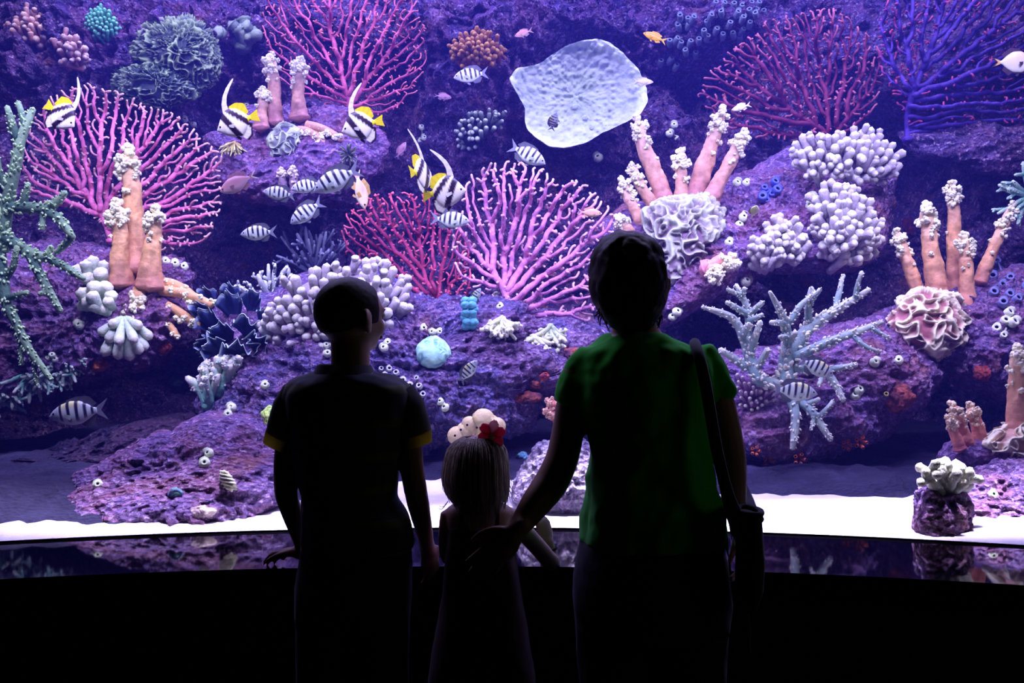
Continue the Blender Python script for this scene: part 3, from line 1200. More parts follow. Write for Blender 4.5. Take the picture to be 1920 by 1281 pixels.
def staghorn(branches, d, label, col, tip, seed=0, name='staghorn_coral', nbump=1.0, thick=1.0):
    """branches: polylines of (x, y, half width px, dy m); rough with little cups"""
    rng = np.random.default_rng(seed)
    mm = d / F
    b0 = branches[0][0]
    mb = MB()
    mb2 = mb
    for br in branches:
        br = [(*t, 0) if len(t) == 3 else t for t in br]
        pts = np.array([P(t[0], t[1], d + t[3]) for t in br])
        rad = np.array([t[2] for t in br]) * mm * thick
        ln = np.linalg.norm(np.diff(pts, axis=0), axis=1).sum()
        m = max(6, int(ln / mm / 7))
        cs = np.concatenate([[0], np.cumsum(np.linalg.norm(np.diff(pts, axis=0), axis=1))]) / ln
        s = np.linspace(0, 1, m)
        path = np.stack([np.interp(s, cs, pts[:, j]) for j in range(3)], 1)
        path[1:-1] += rng.normal(0, .8 * mm, (m - 2, 3))
        r = np.interp(s, cs, rad)
        for _ in range(2):
            path[1:-1] = (path[:-2] + 2 * path[1:-1] + path[2:]) / 4
        mb.tube(path, r, col, n=9, tipcol=np.array(col) * .4 + np.array(tip) * .6)
        k = int(ln / mm / 3.0 * nbump)
        for j in range(k):
            t = rng.random()
            p = np.array([np.interp(t, s, path[:, q]) for q in range(3)])
            i = min(int(t * (m - 1)), m - 2)
            ax = path[i + 1] - path[i]
            ax /= np.linalg.norm(ax) + 1e-9
            out = rng.normal(0, 1, 3)
            out -= ax * out.dot(ax)
            out /= np.linalg.norm(out) + 1e-9
            if out[1] > .3:
                out[1] *= -1
            rr = np.interp(t, s, r)
            q = p + out * rr * .92
            bl = max(1.9, rr / mm * .36) * mm
            e = out * .75 + ax * .7
            mb2.tube([q - out * bl * .4, q + e * bl * .7, q + e * bl * 1.5], [bl * .8, bl * .72, bl * .42], tip, n=5)
    org = P(b0[0], b0[1], d)
    root = thing(name, org, label, 'stony coral')
    mb.build('branches', M_CORAL, root)
    return root


def leaves(items, label, col, rim, name='leafy_coral', cat='stony coral', d=None, mat=None, seed=0, ruff=.25):
    """wavy blades: items are (base x, base y, width px, length px, angle deg, towards viewer 0..1, dy)"""
    rng = np.random.default_rng(seed)
    c = np.mean([i[:2] for i in items], axis=0)
    if d is None:
        d = hit(*c) - .02
    mm = d / F
    mb = MB()
    for it in items:
        x, y, w, l, a, tv = it[:6]
        dy = it[6] if len(it) > 6 else 0
        a = math.radians(a)
        o = P(x, y, d + dy)
        ax = np.array([math.cos(a), -tv, math.sin(a)])
        ax /= np.linalg.norm(ax)
        sd = np.array([-math.sin(a), 0, math.cos(a)])
        nm = np.cross(ax, sd)
        nu, nv = 49, 12
        ph = rng.uniform(0, 9)
        rows = []
        cols = []
        for i in range(nu):
            u = i / (nu - 1) * 2 - 1
            fan = u * 1.0
            for j in range(nv):
                t = j / (nv - 1)
                ll = l * mm * (1 - .25 * u * u) * (1 + .10 * math.sin(7 * u + ph) + .07 * math.sin(17 * u + ph * 2))
                p = o + ax * ll * t * math.cos(fan * .75) + sd * (u * w * mm * .5 * (.3 + .7 * t)) \
                    + nm * (ruff * l * mm * t * t * (math.sin(6.5 * u + ph) + .5 * math.sin(13 * u + 2 * ph)) + .25 * l * mm * t * t)
                rows.append(p)
                k = max(0, (t - .86) / .14)
                cols.append(np.array(col) * (1 - k) + np.array(rim) * k)
        rows, cols = np.array(rows), np.array(cols)
        th = 1.6 * mm
        mb.grid(rows, nu, nv, cols)
        n0 = mb.n
        mb.grid(rows + nm * th, nu, nv, cols)
        b0 = n0 - nu * nv
        for i in range(nu - 1):
            p, q = i * nv + nv - 1, (i + 1) * nv + nv - 1
            mb.f.append((b0 + p, n0 + p, n0 + q, b0 + q))
        for j in range(nv - 1):
            for e in (0, (nu - 1) * nv):
                mb.f.append((b0 + e + j, b0 + e + j + 1, n0 + e + j + 1, n0 + e + j))
    o = mb.build(name, mat or M_RUFFLE, origin=P(c[0], c[1], d))
    return tag(o, label, cat)


def crust_patch(poly, label, col, T=.03, seed=0, name='encrusting_sponge', cat='sponge', amp=.02, d=None, freq=40, col2=None):
    poly = np.asarray(poly, float)
    c = poly.mean(0)
    if d is None:
        d = hit(*c) + .01
    v, f, nrm, fr, uv = lens(poly, d, T, .3, 18, 48)
    n = fbm(v * freq + seed, 3, seed)
    v = v + nrm * (amp * np.abs(n) * fr)[:, None]
    w = np.clip(n * 1.6 + .5, 0, 1)[:, None]
    cc = np.asarray(col) * (1 - w) + np.asarray(col2 or tuple(np.array(col) * .4)) * w
    o = MB().add(v, f, cc).build(name, M_CRUST, origin=v.mean(0))
    return tag(o, label, cat)


def circ(x, y, rx, ry=None, n=14, wob=.12, seed=0):
    ry = ry or rx
    rng = np.random.default_rng(seed + int(x))
    return [(x + rx * math.cos(i / n * 2 * PI) * (1 + rng.uniform(-wob, wob)), y + ry * math.sin(i / n * 2 * PI) * (1 + rng.uniform(-wob, wob))) for i in range(n)]
# ------------------------------------------------------------------ sea fans
sea_fan((208, 452), [(35, 330), (42, 262), (70, 212), (100, 172), (160, 156), (215, 165), (272, 193), (332, 212), (372, 248), (412, 288), (420, 340), (416, 392), (396, 442), (360, 468), (300, 470), (240, 462), (190, 420), (140, 395), (85, 385), (48, 355)],
        4.5, 'bright pink sea fan spreading behind the tall leather coral at the left', A(225, 120, 200), A(248, 180, 205), sp=12.5, rtip=2.3, rmax=9, seed=3, trunk=[(200, 425), (188, 400)])
sea_fan((655, 222), [(490, 25), (500, -30), (560, -55), (680, -55), (770, -30), (802, 55), (802, 110), (782, 170), (745, 208), (700, 218), (655, 205), (600, 195), (560, 180), (515, 140), (492, 90)],
        4.98, 'rosy red sea fan at the top left of centre', A(185, 85, 150), A(240, 125, 155), sp=12, rtip=1.65, rmax=8, seed=5, trunk=[(655, 190)])
sea_fan((828, 588), [(638, 430), (655, 392), (700, 368), (745, 358), (800, 363), (852, 400), (882, 450), (888, 520), (872, 575), (825, 590), (760, 575), (700, 510), (650, 485)],
        4.5, 'dark crimson sea fan between the boy and the lilac sea fan', A(150, 50, 110), A(228, 100, 150), sp=11, rtip=2.0, rmax=7, seed=8, radial=.8)
sea_fan((968, 600), [(845, 470), (848, 430), (862, 390), (876, 330), (920, 303), (962, 296), (1010, 312), (1052, 338), (1082, 336), (1118, 358), (1146, 398), (1152, 430), (1122, 470), (1112, 520), (1128, 560), (1118, 602), (1060, 612), (1000, 602), (930, 588), (890, 545), (858, 520)],
        4.22, 'lilac pink sea fan in the middle of the reef left of the woman\'s head', A(205, 125, 222), A(245, 175, 225), sp=13, rtip=2.7, rmax=11, seed=11, trunk=[(955, 575), (945, 545)])
sea_fan((1560, 268), [(1308, 180), (1318, 150), (1350, 108), (1400, 68), (1440, 38), (1500, 22), (1550, 12), (1600, 38), (1648, 88), (1658, 150), (1645, 200), (1610, 240), (1560, 262), (1500, 270), (1430, 262), (1360, 240)],
        5.12, 'dark maroon sea fan with pale tips at the upper right', A(110, 35, 85), A(190, 105, 145), sp=12.5, rtip=2.3, rmax=8, seed=14, radial=.9)
sea_fan((1702, 262), [(1640, 110), (1648, 30), (1680, -40), (1800, -70), (1950, -70), (2010, 50), (2000, 200), (1940, 255), (1820, 255), (1710, 250), (1668, 170)],
        4.92, 'large violet sea fan in the upper right corner', A(70, 42, 165), A(175, 65, 125), sp=13.5, rtip=2.3, rmax=10, seed=17, radial=.8, trunk=[(1702, 215), (1712, 170)])

# ------------------------------------------------------------------ staghorns
sd = hit(1465, 725) - .06
staghorn([
    [(1492, 752, 14, 0), (1470, 715, 17, 0), (1478, 660, 16, .03), (1520, 612, 12, .06), (1562, 585, 9, .1), (1630, 543, 5, .12)],
    [(1518, 614, 8, .06), (1514, 575, 7, .05), (1522, 540, 5, .04)], [(1516, 572, 6, .05), (1538, 542, 4, .02)],
    [(1568, 582, 7, .1), (1570, 558, 6, .12), (1582, 516, 4, .14)], [(1604, 560, 6, .11), (1607, 540, 5, .1), (1616, 510, 4, .08)],
    [(1480, 660, 10, .03), (1474, 610, 9, .0), (1462, 580, 7, -.02), (1443, 547, 3.5, -.04)], [(1474, 606, 7, 0), (1446, 605, 5, -.06)], [(1478, 606, 7, 0), (1500, 573, 6, .02), (1530, 548, 4, .03)], [(1476, 632, 7, 0), (1462, 632, 4, -.05)], [(1480, 640, 7, 0), (1492, 624, 5, -.06)],
    [(1420, 716, 11, -.02), (1403, 662, 10, 0), (1390, 622, 9, .02), (1376, 596, 8, .02), (1346, 584, 6, .0), (1316, 576, 3, -.02)],
    [(1404, 640, 8, .04), (1404, 590, 7, .05), (1394, 558, 6, .05), (1380, 534, 4, .06)], [(1394, 556, 5, .05), (1364, 542, 4, .03)], [(1394, 556, 5, .05), (1396, 540, 4, .03)],
    [(1402, 592, 7, .04), (1430, 567, 5, .02)], [(1402, 590, 7, .04), (1362, 567, 4, .0)], [(1402, 602, 6, .03), (1430, 590, 4, .0)],
    [(1404, 672, 8, 0), (1416, 630, 7, -.02), (1426, 603, 5, -.03)], [(1412, 700, 8, 0), (1440, 655, 6, -.04)], [(1392, 630, 7, 0), (1405, 607, 5, -.04)],
    [(1402, 690, 9, 0), (1350, 656, 6, .0)], [(1420, 716, 10, 0), (1470, 720, 12, 0)],
    [(1488, 672, 10, .0), (1545, 645, 9, .02), (1610, 622, 8, .04), (1655, 604, 4, .05)], [(1632, 614, 5, .04), (1668, 636, 4, .03)], [(1600, 630, 5, .03), (1620, 652, 5, .0), (1650, 660, 3, 0)],
    [(1480, 735, 12, 0), (1490, 770, 9, -.05), (1491, 805, 8, -.08), (1486, 842, 5, -.10)], [(1492, 752, 10, 0), (1515, 762, 8, -.04), (1535, 790, 8, -.08), (1558, 826, 5, -.1)], [(1510, 760, 6, -.03), (1536, 748, 4, -.06)], [(1535, 785, 5, -.08), (1562, 752, 4, -.06)], [(1528, 778, 5, -.08), (1520, 806, 3, -.1)],
    [(1490, 690, 9, 0), (1550, 698, 8, -.02), (1570, 725, 7, -.04), (1582, 752, 5, -.06)], [(1540, 697, 7, -.02), (1606, 684, 5, -.02)], [(1545, 700, 5, -.02), (1535, 722, 4, -.06)]],
    sd, 'pale blue white staghorn coral with rough arms right of the woman', A(120, 140, 180), A(228, 235, 250), seed=4)
staghorn([
    [(-70, 500, 16, .06), (-10, 480, 13, 0), (6, 440, 11, 0), (10, 400, 10, 0), (22, 340, 9, -.02), (34, 285, 8, -.03), (46, 240, 7, -.03), (62, 204, 4.5, -.02)],
    [(34, 262, 7, -.03), (22, 232, 6, -.05), (13, 200, 4, -.06)], [(48, 236, 6, -.03), (34, 192, 4, 0)], [(14, 360, 8, 0), (-4, 320, 6, -.04), (-6, 290, 4, -.05)],
    [(8, 390, 9, 0), (46, 388, 9, -.03), (82, 393, 8, -.06), (102, 384, 7, -.07), (123, 360, 4, -.08)], [(44, 388, 6, -.03), (53, 344, 4, -.05)],
    [(82, 393, 8, -.06), (110, 410, 7, -.08), (128, 432, 6, -.1), (138, 446, 4, -.1)], [(82, 395, 5, -.06), (79, 430, 4, -.08)], [(136, 444, 5, -.08), (122, 460, 5, -.06), (104, 474, 4, -.05)],
    [(0, 440, 10, 0), (36, 462, 9, -.02), (62, 480, 9, -.04), (88, 484, 7, -.05), (96, 462, 4, -.06)], [(88, 482, 7, -.05), (120, 500, 6, -.08), (158, 523, 4, -.1)],
    [(58, 480, 8, -.04), (76, 518, 7, -.06), (95, 552, 6, -.08), (114, 584, 4, -.08)], [(90, 545, 5, -.07), (74, 552, 4, -.1)], [(48, 470, 6, -.03), (34, 456, 3.5, -.06)],
    [(-4, 470, 11, 0), (6, 530, 9, -.02), (14, 572, 8, -.04), (34, 618, 7, -.05), (58, 664, 6, -.06), (96, 712, 4, -.06)], [(30, 612, 5, -.05), (40, 650, 4, -.05), (41, 684, 3.5, -.05)], [(62, 668, 4, -.06), (69, 722, 3, -.05)], [(12, 560, 6, -.04), (52, 548, 4, -.08)], [(4, 530, 6, 0), (26, 500, 5, -.05), (32, 462, 4, -.06)]],
    3.84, 'grey green staghorn coral at the left edge', A(52, 84, 84), A(172, 195, 182), seed=9, thick=1.25)

# ------------------------------------------------------------------ leather corals
TR, TP = A(200, 150, 150), A(240, 220, 235)
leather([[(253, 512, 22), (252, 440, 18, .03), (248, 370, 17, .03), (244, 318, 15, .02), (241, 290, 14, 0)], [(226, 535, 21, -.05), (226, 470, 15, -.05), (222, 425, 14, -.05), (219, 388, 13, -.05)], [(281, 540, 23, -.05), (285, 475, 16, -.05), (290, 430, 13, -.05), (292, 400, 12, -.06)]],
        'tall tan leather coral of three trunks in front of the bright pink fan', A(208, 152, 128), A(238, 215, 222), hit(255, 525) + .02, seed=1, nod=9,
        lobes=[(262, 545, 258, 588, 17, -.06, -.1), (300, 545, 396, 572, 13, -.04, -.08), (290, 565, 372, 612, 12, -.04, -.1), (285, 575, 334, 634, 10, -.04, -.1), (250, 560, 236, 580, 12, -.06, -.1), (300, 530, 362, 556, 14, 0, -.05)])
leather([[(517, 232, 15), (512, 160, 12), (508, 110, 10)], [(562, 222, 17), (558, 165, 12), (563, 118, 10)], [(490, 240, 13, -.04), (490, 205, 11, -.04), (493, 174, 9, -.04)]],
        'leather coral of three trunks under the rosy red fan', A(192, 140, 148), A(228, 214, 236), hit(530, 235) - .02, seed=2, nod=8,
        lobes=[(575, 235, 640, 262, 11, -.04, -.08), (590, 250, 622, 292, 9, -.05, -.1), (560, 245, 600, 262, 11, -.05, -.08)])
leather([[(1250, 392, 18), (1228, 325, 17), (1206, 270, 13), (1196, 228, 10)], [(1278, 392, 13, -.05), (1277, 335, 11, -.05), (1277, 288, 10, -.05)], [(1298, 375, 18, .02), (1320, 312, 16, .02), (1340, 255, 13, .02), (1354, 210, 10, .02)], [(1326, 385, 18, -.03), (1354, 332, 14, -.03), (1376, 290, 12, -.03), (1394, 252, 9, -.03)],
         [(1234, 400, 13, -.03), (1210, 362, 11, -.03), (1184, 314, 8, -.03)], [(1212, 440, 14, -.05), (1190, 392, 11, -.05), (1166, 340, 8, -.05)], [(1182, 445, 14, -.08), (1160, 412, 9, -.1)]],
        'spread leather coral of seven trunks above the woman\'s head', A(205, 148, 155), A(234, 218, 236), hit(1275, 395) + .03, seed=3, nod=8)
leather([[(1728, 562, 14, .02), (1706, 502, 11, .02), (1682, 438, 9, .02)], [(1762, 574, 20, -.03), (1750, 495, 17, -.03), (1741, 435, 13, -.03), (1737, 390, 11, -.03)], [(1791, 552, 16, .06), (1790, 455, 15, .06), (1788, 390, 12, .06), (1785, 350, 10, .06)], [(1813, 580, 16, -.05), (1814, 515, 13, -.05), (1811, 475, 11, -.05), (1809, 448, 10, -.05)], [(1838, 530, 12, 0), (1862, 468, 11, 0), (1898, 388, 9, 0)]],
        'peach leather coral of five trunks above the brain coral at the right', A(215, 152, 140), A(238, 220, 232), hit(1775, 565) + .03, seed=4, nod=9)
leather([[(1906, 826, 20), (1906, 745, 19), (1909, 695, 16), (1909, 660, 13)]],
        'thick single leather coral trunk at the right edge', A(212, 150, 145), A(238, 208, 222), 3.34, seed=5, nod=12)
leather([[(1818, 842, 15), (1802, 800, 11), (1786, 762, 9)], [(1842, 838, 15, .03), (1832, 795, 11, .03), (1820, 765, 9, .03)], [(1800, 842, 12, -.03), (1790, 812, 9, -.03), (1778, 785, 7, -.04)]],
        'short pink forked leather coral left of the thick trunk', A(220, 135, 150), A(242, 195, 205), 3.36, seed=6, nod=8)
leather([[(1322, 505, 15, 0), (1350, 490, 12, -.03), (1378, 492, 9, -.06)], [(1325, 505, 14, 0), (1345, 505, 12, -.05), (1338, 524, 9, -.1)]],
        'small pink leather coral lying below the ruffled coral', A(215, 150, 175), A(240, 215, 230), hit(1330, 505) - .02, seed=7, nod=14)
leather([[(532, 362, 8, 0), (530, 340, 7, -.02), (528, 322, 6, -.03)], [(552, 360, 8, 0), (551, 338, 7, -.02), (550, 318, 6, -.03)]],
        'two little pale leather coral stubs under the upper ledge', A(150, 120, 170), A(215, 195, 225), hit(542, 352) - .02, seed=8, nod=6)
leather([[(1052, 795, 13, 0), (1040, 780, 9, -.03), (1026, 772, 7, -.05)], [(1054, 790, 12, 0), (1044, 765, 9, -.03), (1028, 752, 6, -.05)]],
        'small coral red leather coral beside the woman\'s left arm', A(215, 110, 130), A(240, 170, 185), 3.75, seed=9, nod=6)

# ------------------------------------------------------------------ crowded finger corals
LAV, LAVT = A(158, 138, 195), A(222, 215, 244)
clump([(490, 575), (520, 540), (570, 510), (620, 495), (690, 478), (740, 490), (774, 530), (765, 575), (740, 610), (700, 645), (640, 665), (590, 690), (560, 680), (500, 678), (482, 650), (492, 610)],
      'large lavender white knobby coral behind the boy\'s head', LAV, LAVT, n=105, r=8.8, ln=38, T=.20, d=hit(620, 600) + .06, seed=1)
clump([(1482, 275), (1510, 245), (1560, 250), (1620, 236), (1660, 255), (1697, 285), (1690, 325), (1650, 350), (1600, 335), (1530, 330), (1488, 312)],
      'lavender white knobby coral below the maroon fan', LAV, LAVT, n=62, r=7.6, ln=34, T=.14, seed=2, d=4.42)
clump([(1520, 380), (1560, 340), (1600, 335), (1640, 380), (1658, 430), (1645, 480), (1600, 502), (1550, 492), (1518, 450)],
      'rounded lavender white knobby coral at the ledge tip, lower of the right pair', LAV, LAVT, n=60, r=8.4, ln=38, T=.2, seed=3)
clump([(1398, 475), (1430, 440), (1458, 408), (1500, 420), (1522, 450), (1505, 492), (1440, 503), (1402, 498)],
      'low lavender knobby coral left of the rounded one on the ledge', LAV, LAVT, n=34, r=8.4, ln=36, T=.12, seed=4)
clump([(10, 45), (50, 14), (90, 28), (106, 70), (96, 95), (50, 75), (18, 65)], 'brownish pink knobby coral in the upper left corner', A(150, 85, 100), A(225, 190, 215), n=26, r=6.2, ln=30, T=.12, seed=5, basecol=A(110, 45, 60))
clump([(100, 70), (140, 62), (170, 95), (160, 128), (125, 122), (98, 95)], 'small brownish pink knobby coral below the corner one', A(145, 85, 110), A(215, 185, 220), n=18, r=6, ln=28, T=.1, seed=6, basecol=A(100, 45, 60))
clump([(155, 50), (165, 20), (190, 8), (215, 28), (227, 55), (205, 76), (170, 70)], 'small green bubble tipped anemone at the top left', A(50, 130, 130), A(130, 205, 205), n=52, r=3.6, ln=20, T=.1, seed=7, name='sea_anemone', cat='anemone', knobs=0)
clump([(838, 105), (850, 75), (890, 52), (925, 65), (944, 95), (925, 125), (870, 128)], 'orange brown tufted coral left of the big white plate', A(118, 44, 38), A(188, 138, 92), n=58, r=5, ln=30, T=.13, seed=8, knobs=.5, basecol=A(70, 22, 45))
clump([(140, 505), (158, 484), (190, 486), (208, 508), (200, 532), (160, 534)], 'upper pale lobed coral beside the tall leather coral', A(175, 180, 205), A(228, 228, 238), n=8, r=12, ln=34, T=.1, seed=9, knobs=0, name='lobed_coral')
clump([(140, 580), (150, 548), (175, 528), (208, 536), (212, 566), (188, 588)], 'lower pale lobed coral under the tall leather coral', A(175, 185, 205), A(225, 228, 238), n=10, r=12, ln=34, T=.1, seed=10, knobs=0, name='lobed_coral')
clump([(1376, 700), (1420, 692), (1466, 718), (1468, 760), (1430, 778), (1388, 772)], 'purple stubby coral with white tips beside the woman\'s shoulder', A(120, 65, 165), A(238, 210, 240), n=42, r=3.4, ln=17, T=.06, seed=11, knobs=.2, d=hit(1425, 735) - .02)
clump([(850, 245), (880, 210), (915, 212), (950, 205), (948, 235), (900, 250), (892, 285), (858, 278)], 'dark clawed coral with white tips left of the big plate', A(28, 28, 60), A(205, 212, 238), n=28, r=4.5, ln=20, T=.09, seed=12, knobs=.4, basecol=A(18, 16, 45))

spray((1770, 920), 'white stubby finger coral on the pedestal at the lower right', A(178, 172, 205), A(226, 224, 244), 5, 175, n=15, ln=(38, 66), r=9.5, d=2.87, fork=1, depth=.9, seed=21, bulge=1.2, taper=.95, fl=.5, name='finger_coral')
hd = hit(236, 630) - .05
root = thing('lobed_coral', P(232, 600, hd), 'pale lobed coral hanging under the left ledge', 'stony coral')
mb = MB()
for k, (x1, y1, r1, dy) in enumerate(((186, 627, 8, 0), (202, 640, 8, -.03), (195, 666, 9, -.02), (221, 672, 9, -.03), (244, 674, 9, -.02), (262, 662, 9, -.02), (274, 655, 8, 0), (283, 634, 8, .01), (222, 644, 8, -.08), (252, 640, 8, -.07), (208, 610, 8, -.03), (262, 612, 8, -.02))):
    capsule(mb, P(232 + (x1 - 232) * .15, 598, hd + .04), P(x1, y1, hd + dy), r1 * hd / F, A(165, 178, 200), A(226, 228, 238), n=10, bulge=1.25)
mb.build('lobes', M_CORAL, root)
r_ = thing('branching_coral', P(400, 760, hit(400, 745)), 'pale turquoise branching coral at the left of the boy', 'stony coral')
for bx, by, a0, a1, n_, l_ in ((392, 760, 60, 125, 7, (45, 80)), (412, 735, 50, 100, 6, (45, 80)), (445, 712, 60, 115, 6, (28, 45))):
    spray((bx, by), None, A(130, 200, 220), A(240, 244, 255), a0, a1, n=n_, ln=l_, r=7.5, fork=2, depth=.5, seed=23 + bx, bulge=1.15, taper=.85, fl=.3, bump=2, root=r_, d=hit(400, 745) - .03, part='branch_cluster')
r_ = thing('branching_coral', P(80, 720, 4.0), 'teal fringed coral along the underside of the left ledge', 'stony coral')
for bx, by in ((130, 672), (95, 690), (60, 700), (20, 716), (-15, 730)):
    spray((bx, by), None, A(75, 170, 180), A(220, 232, 250), 195, 350, n=22, ln=(30, 58), r=3.8, fork=2, depth=.7, seed=30 + abs(bx), taper=.8, root=r_, d=3.98, fl=.35, part='branch_cluster')
WH, WHT = A(215, 215, 215), A(252, 252, 250)
for k, (bx, by, a0, a1, l_, c1, c2, lb) in enumerate(((942, 598, 190, 330, (26, 40), WH, WHT, 'white fringed coral under the foot of the lilac fan, leftmost of three'),
                                                  (1000, 632, 185, 330, (28, 42), WH, WHT, 'white fringed coral under the lilac fan, lowest of three'),
                                                  (1032, 612, 215, 325, (30, 56), A(150, 160, 165), A(225, 228, 235), 'grey green fringed coral under the lilac fan, rightmost of three'))):
    spray((bx, by), lb, c1, c2, a0, a1, n=20, ln=l_, r=3.8, fork=2, depth=.8, seed=40 + k, taper=.95, bulge=1.2, fl=.45, name='table_coral', d=hit(bx, by) - .07)
spray((455, 88), 'dull olive lobed coral at the top, left of the rosy fan', A(95, 105, 125), A(150, 160, 170), 35, 145, n=9, ln=(30, 55), r=8.5, fork=1, depth=.7, seed=45, bulge=1.3, taper=1.05, fl=.35, name='lobed_coral')
spray((595, 520), 'dark blue bushy coral above the large knobby coral', A(28, 26, 80), A(140, 140, 205), 35, 150, n=20, ln=(50, 105), r=4, fork=2, depth=.5, seed=46, d=4.75, fl=.4)
spray((512, 585), 'dark blue bushy coral with pale tips above the blue leafy coral', A(40, 40, 105), A(200, 198, 240), 50, 140, n=16, ln=(45, 95), r=5, fork=2, depth=.5, seed=47, d=4.4, fl=.35, bump=1)
spray((1935, 372), 'teal branching coral at the right edge', A(80, 140, 155), A(190, 205, 225), 110, 235, n=11, ln=(40, 76), r=4.5, fork=2, depth=.5, seed=48, d=4.4, bump=2, fl=.4)
spray((440, 268), 'yellowish feathery anemone under the second bannerfish', A(165, 140, 105), A(215, 205, 170), 185, 340, n=26, ln=(18, 36), r=1.8, fork=1, depth=1, seed=49, name='sea_anemone', cat='anemone', curl=-.06)
spray((655, 290), 'dark spiny feather star under the third bannerfish', A(25, 25, 45), A(120, 125, 130), 0, 360, n=34, ln=(16, 27), r=1.7, fork=0, depth=1.2, seed=50, name='feather_star', cat='feather star', d=hit(655, 290) - .05)

# ------------------------------------------------------------------ ruffled and brain corals
ruffle([(262, 62), (300, 36), (350, 32), (392, 60), (414, 110), (406, 150), (372, 168), (330, 145), (280, 128), (236, 106)], .16, 'upper mound of the grey green ruffled coral at the top left', A(42, 50, 76), A(150, 165, 150), freq=30, hgt=.034, w=.12, seed=1, amp2=.02, name='ruffled_coral', cat='ruffled coral', d=hit(330, 100) + .04)
ruffle([(214, 152), (230, 128), (290, 122), (342, 138), (374, 162), (362, 186), (312, 202), (270, 197), (224, 178)], .18, 'lower mound of the grey green ruffled coral, nearer the bright pink fan', A(44, 56, 84), A(152, 170, 160), freq=30, hgt=.036, w=.12, seed=2, amp2=.02, name='ruffled_coral', cat='ruffled coral', d=hit(330, 100) - .04)
ruffle([(1664, 605), (1690, 565), (1730, 546), (1790, 558), (1814, 600), (1808, 640), (1755, 670), (1705, 660), (1668, 632)], .15, 'pink and cream brain coral with winding ridges at the right', A(150, 85, 115), A(232, 215, 225), freq=21, hgt=.03, w=.2, seed=3, d=hit(1740, 610) + .02)
ruffle([(1212, 402), (1250, 380), (1320, 372), (1352, 400), (1348, 440), (1322, 482), (1278, 528), (1245, 532), (1240, 480), (1220, 440)], .13, 'lilac ruffled coral right of the woman\'s head', A(118, 88, 138), A(178, 178, 196), freq=22, hgt=.034, w=.2, seed=4, name='ruffled_coral', cat='ruffled coral', amp2=.02)
ruffle([(503, 262), (530, 230), (562, 244), (564, 285), (545, 302), (512, 296)], .09, 'small greenish ruffled coral at the foot of the upper leather coral', A(80, 70, 125), A(165, 170, 175), freq=25, hgt=.02, w=.2, seed=5, name='ruffled_coral', cat='ruffled coral')
ruffle([(1848, 832), (1870, 806), (1930, 786), (1990, 800), (1990, 862), (1920, 866), (1865, 852)], .09, 'cream folded brain coral at the right edge below the thick trunk', A(185, 135, 150), A(240, 225, 225), freq=24, hgt=.026, w=.22, seed=6, d=3.36)
ruffle([(490, 775), (505, 762), (530, 765), (530, 815), (500, 815)], .08, 'green spotted round coral beside the boy\'s left sleeve', A(50, 130, 80), A(205, 220, 140), freq=70, hgt=.006, w=.35, seed=7, nr=30, nth=90, d=hit(505, 790) - .02, name='brain_coral')
ruffle(circ(814, 662, 32, 29, 40, .04), .07, 'round pale turquoise coral right of the boy\'s face', A(95, 155, 205), A(170, 215, 240), freq=30, hgt=.006, w=.3, seed=8, nr=34, nth=100, amp2=.012, name='mounding_coral', cat='stony coral', d=hit(815, 662) - .01)
leaves([(x, y, w, l, a, t, dy) for x, y, w, l, a, t, dy in (
    (405, 625, 52, 58, 110, .4, .05), (440, 600, 55, 62, 95, .3, .1), (470, 585, 50, 52, 70, .4, .1), (400, 600, 46, 55, 135, .5, .08), (430, 640, 60, 55, 120, .8, 0), (465, 630, 58, 55, 80, .7, 0),
    (490, 610, 45, 45, 50, .5, .02), (415, 660, 56, 48, 140, 1.0, -.03), (450, 665, 60, 50, 95, 1.2, -.06), (485, 650, 50, 46, 60, 1, -.04), (440, 570, 44, 46, 100, .3, .14), (400, 570, 40, 40, 120, .3, .14), (470, 660, 50, 45, 20, 1, -.04), (400, 650, 44, 44, 175, 1, -.02))],
    'dark blue leafy coral with pale wavy rims left of the boy\'s head', A(50, 60, 145), A(185, 195, 240), d=hit(440, 630) - .0, seed=3, ruff=.24)

# ------------------------------------------------------------------ the big white plate
pl = [(954, 150), (968, 130), (1000, 120), (1016, 114), (1036, 99), (1060, 86), (1090, 78), (1120, 75), (1146, 84), (1168, 102), (1196, 130), (1211, 165), (1214, 192), (1200, 216), (1170, 229), (1130, 246), (1100, 266), (1060, 278), (1030, 276), (1002, 257), (988, 242), (984, 225), (985, 200), (971, 175)]
dpl = 4.86
v, f, nrm, fr, uv = lens(pl, dpl, .0, .42, 60, 240, back=0, pw=1)
cc = np.array([1082, 178])
rel = np.linalg.norm((uv - cc) / np.array([128, 100]), axis=1)
dish = .10 * (1 - np.clip(rel, 0, 1.1) ** 2) + np.where(fr > .5, 0, .035)
rip = .006 * vnoise(np.stack([uv[:, 0] / 14, uv[:, 1] / 9, 0 * rel], 1), 4) * np.clip(rel, .2, 1.0) + .010 * fbm(np.stack([uv[:, 0] / 6, uv[:, 1] / 6, 0 * rel], 1), 2, 8)
edge = .015 * np.exp(-((rel - 1) / .09) ** 2)
v[:, 1] += dish + rip * fr - edge * fr
a1 = np.array(A(164, 168, 206))
a2 = np.array(A(146, 154, 172))
a3 = np.array(A(205, 210, 238))
q = np.stack([uv[:, 0] / 55, uv[:, 1] / 12, 0 * rel], 1)
w1 = np.clip(.85 - rel + .9 * fbm(q, 3, 3), 0, 1)[:, None]
w2 = np.clip((rel - .88) / .1, 0, 1)[:, None]
c = (a1 * (1 - w1) + a2 * w1) * (1 - w2) + a3 * w2
root = thing('plate_sponge', P(1082, 180, 5.2), 'big pale blue plate shaped sponge in the upper centre', 'sponge')
mbp = MB().add(v, f, c)
mb = MB()
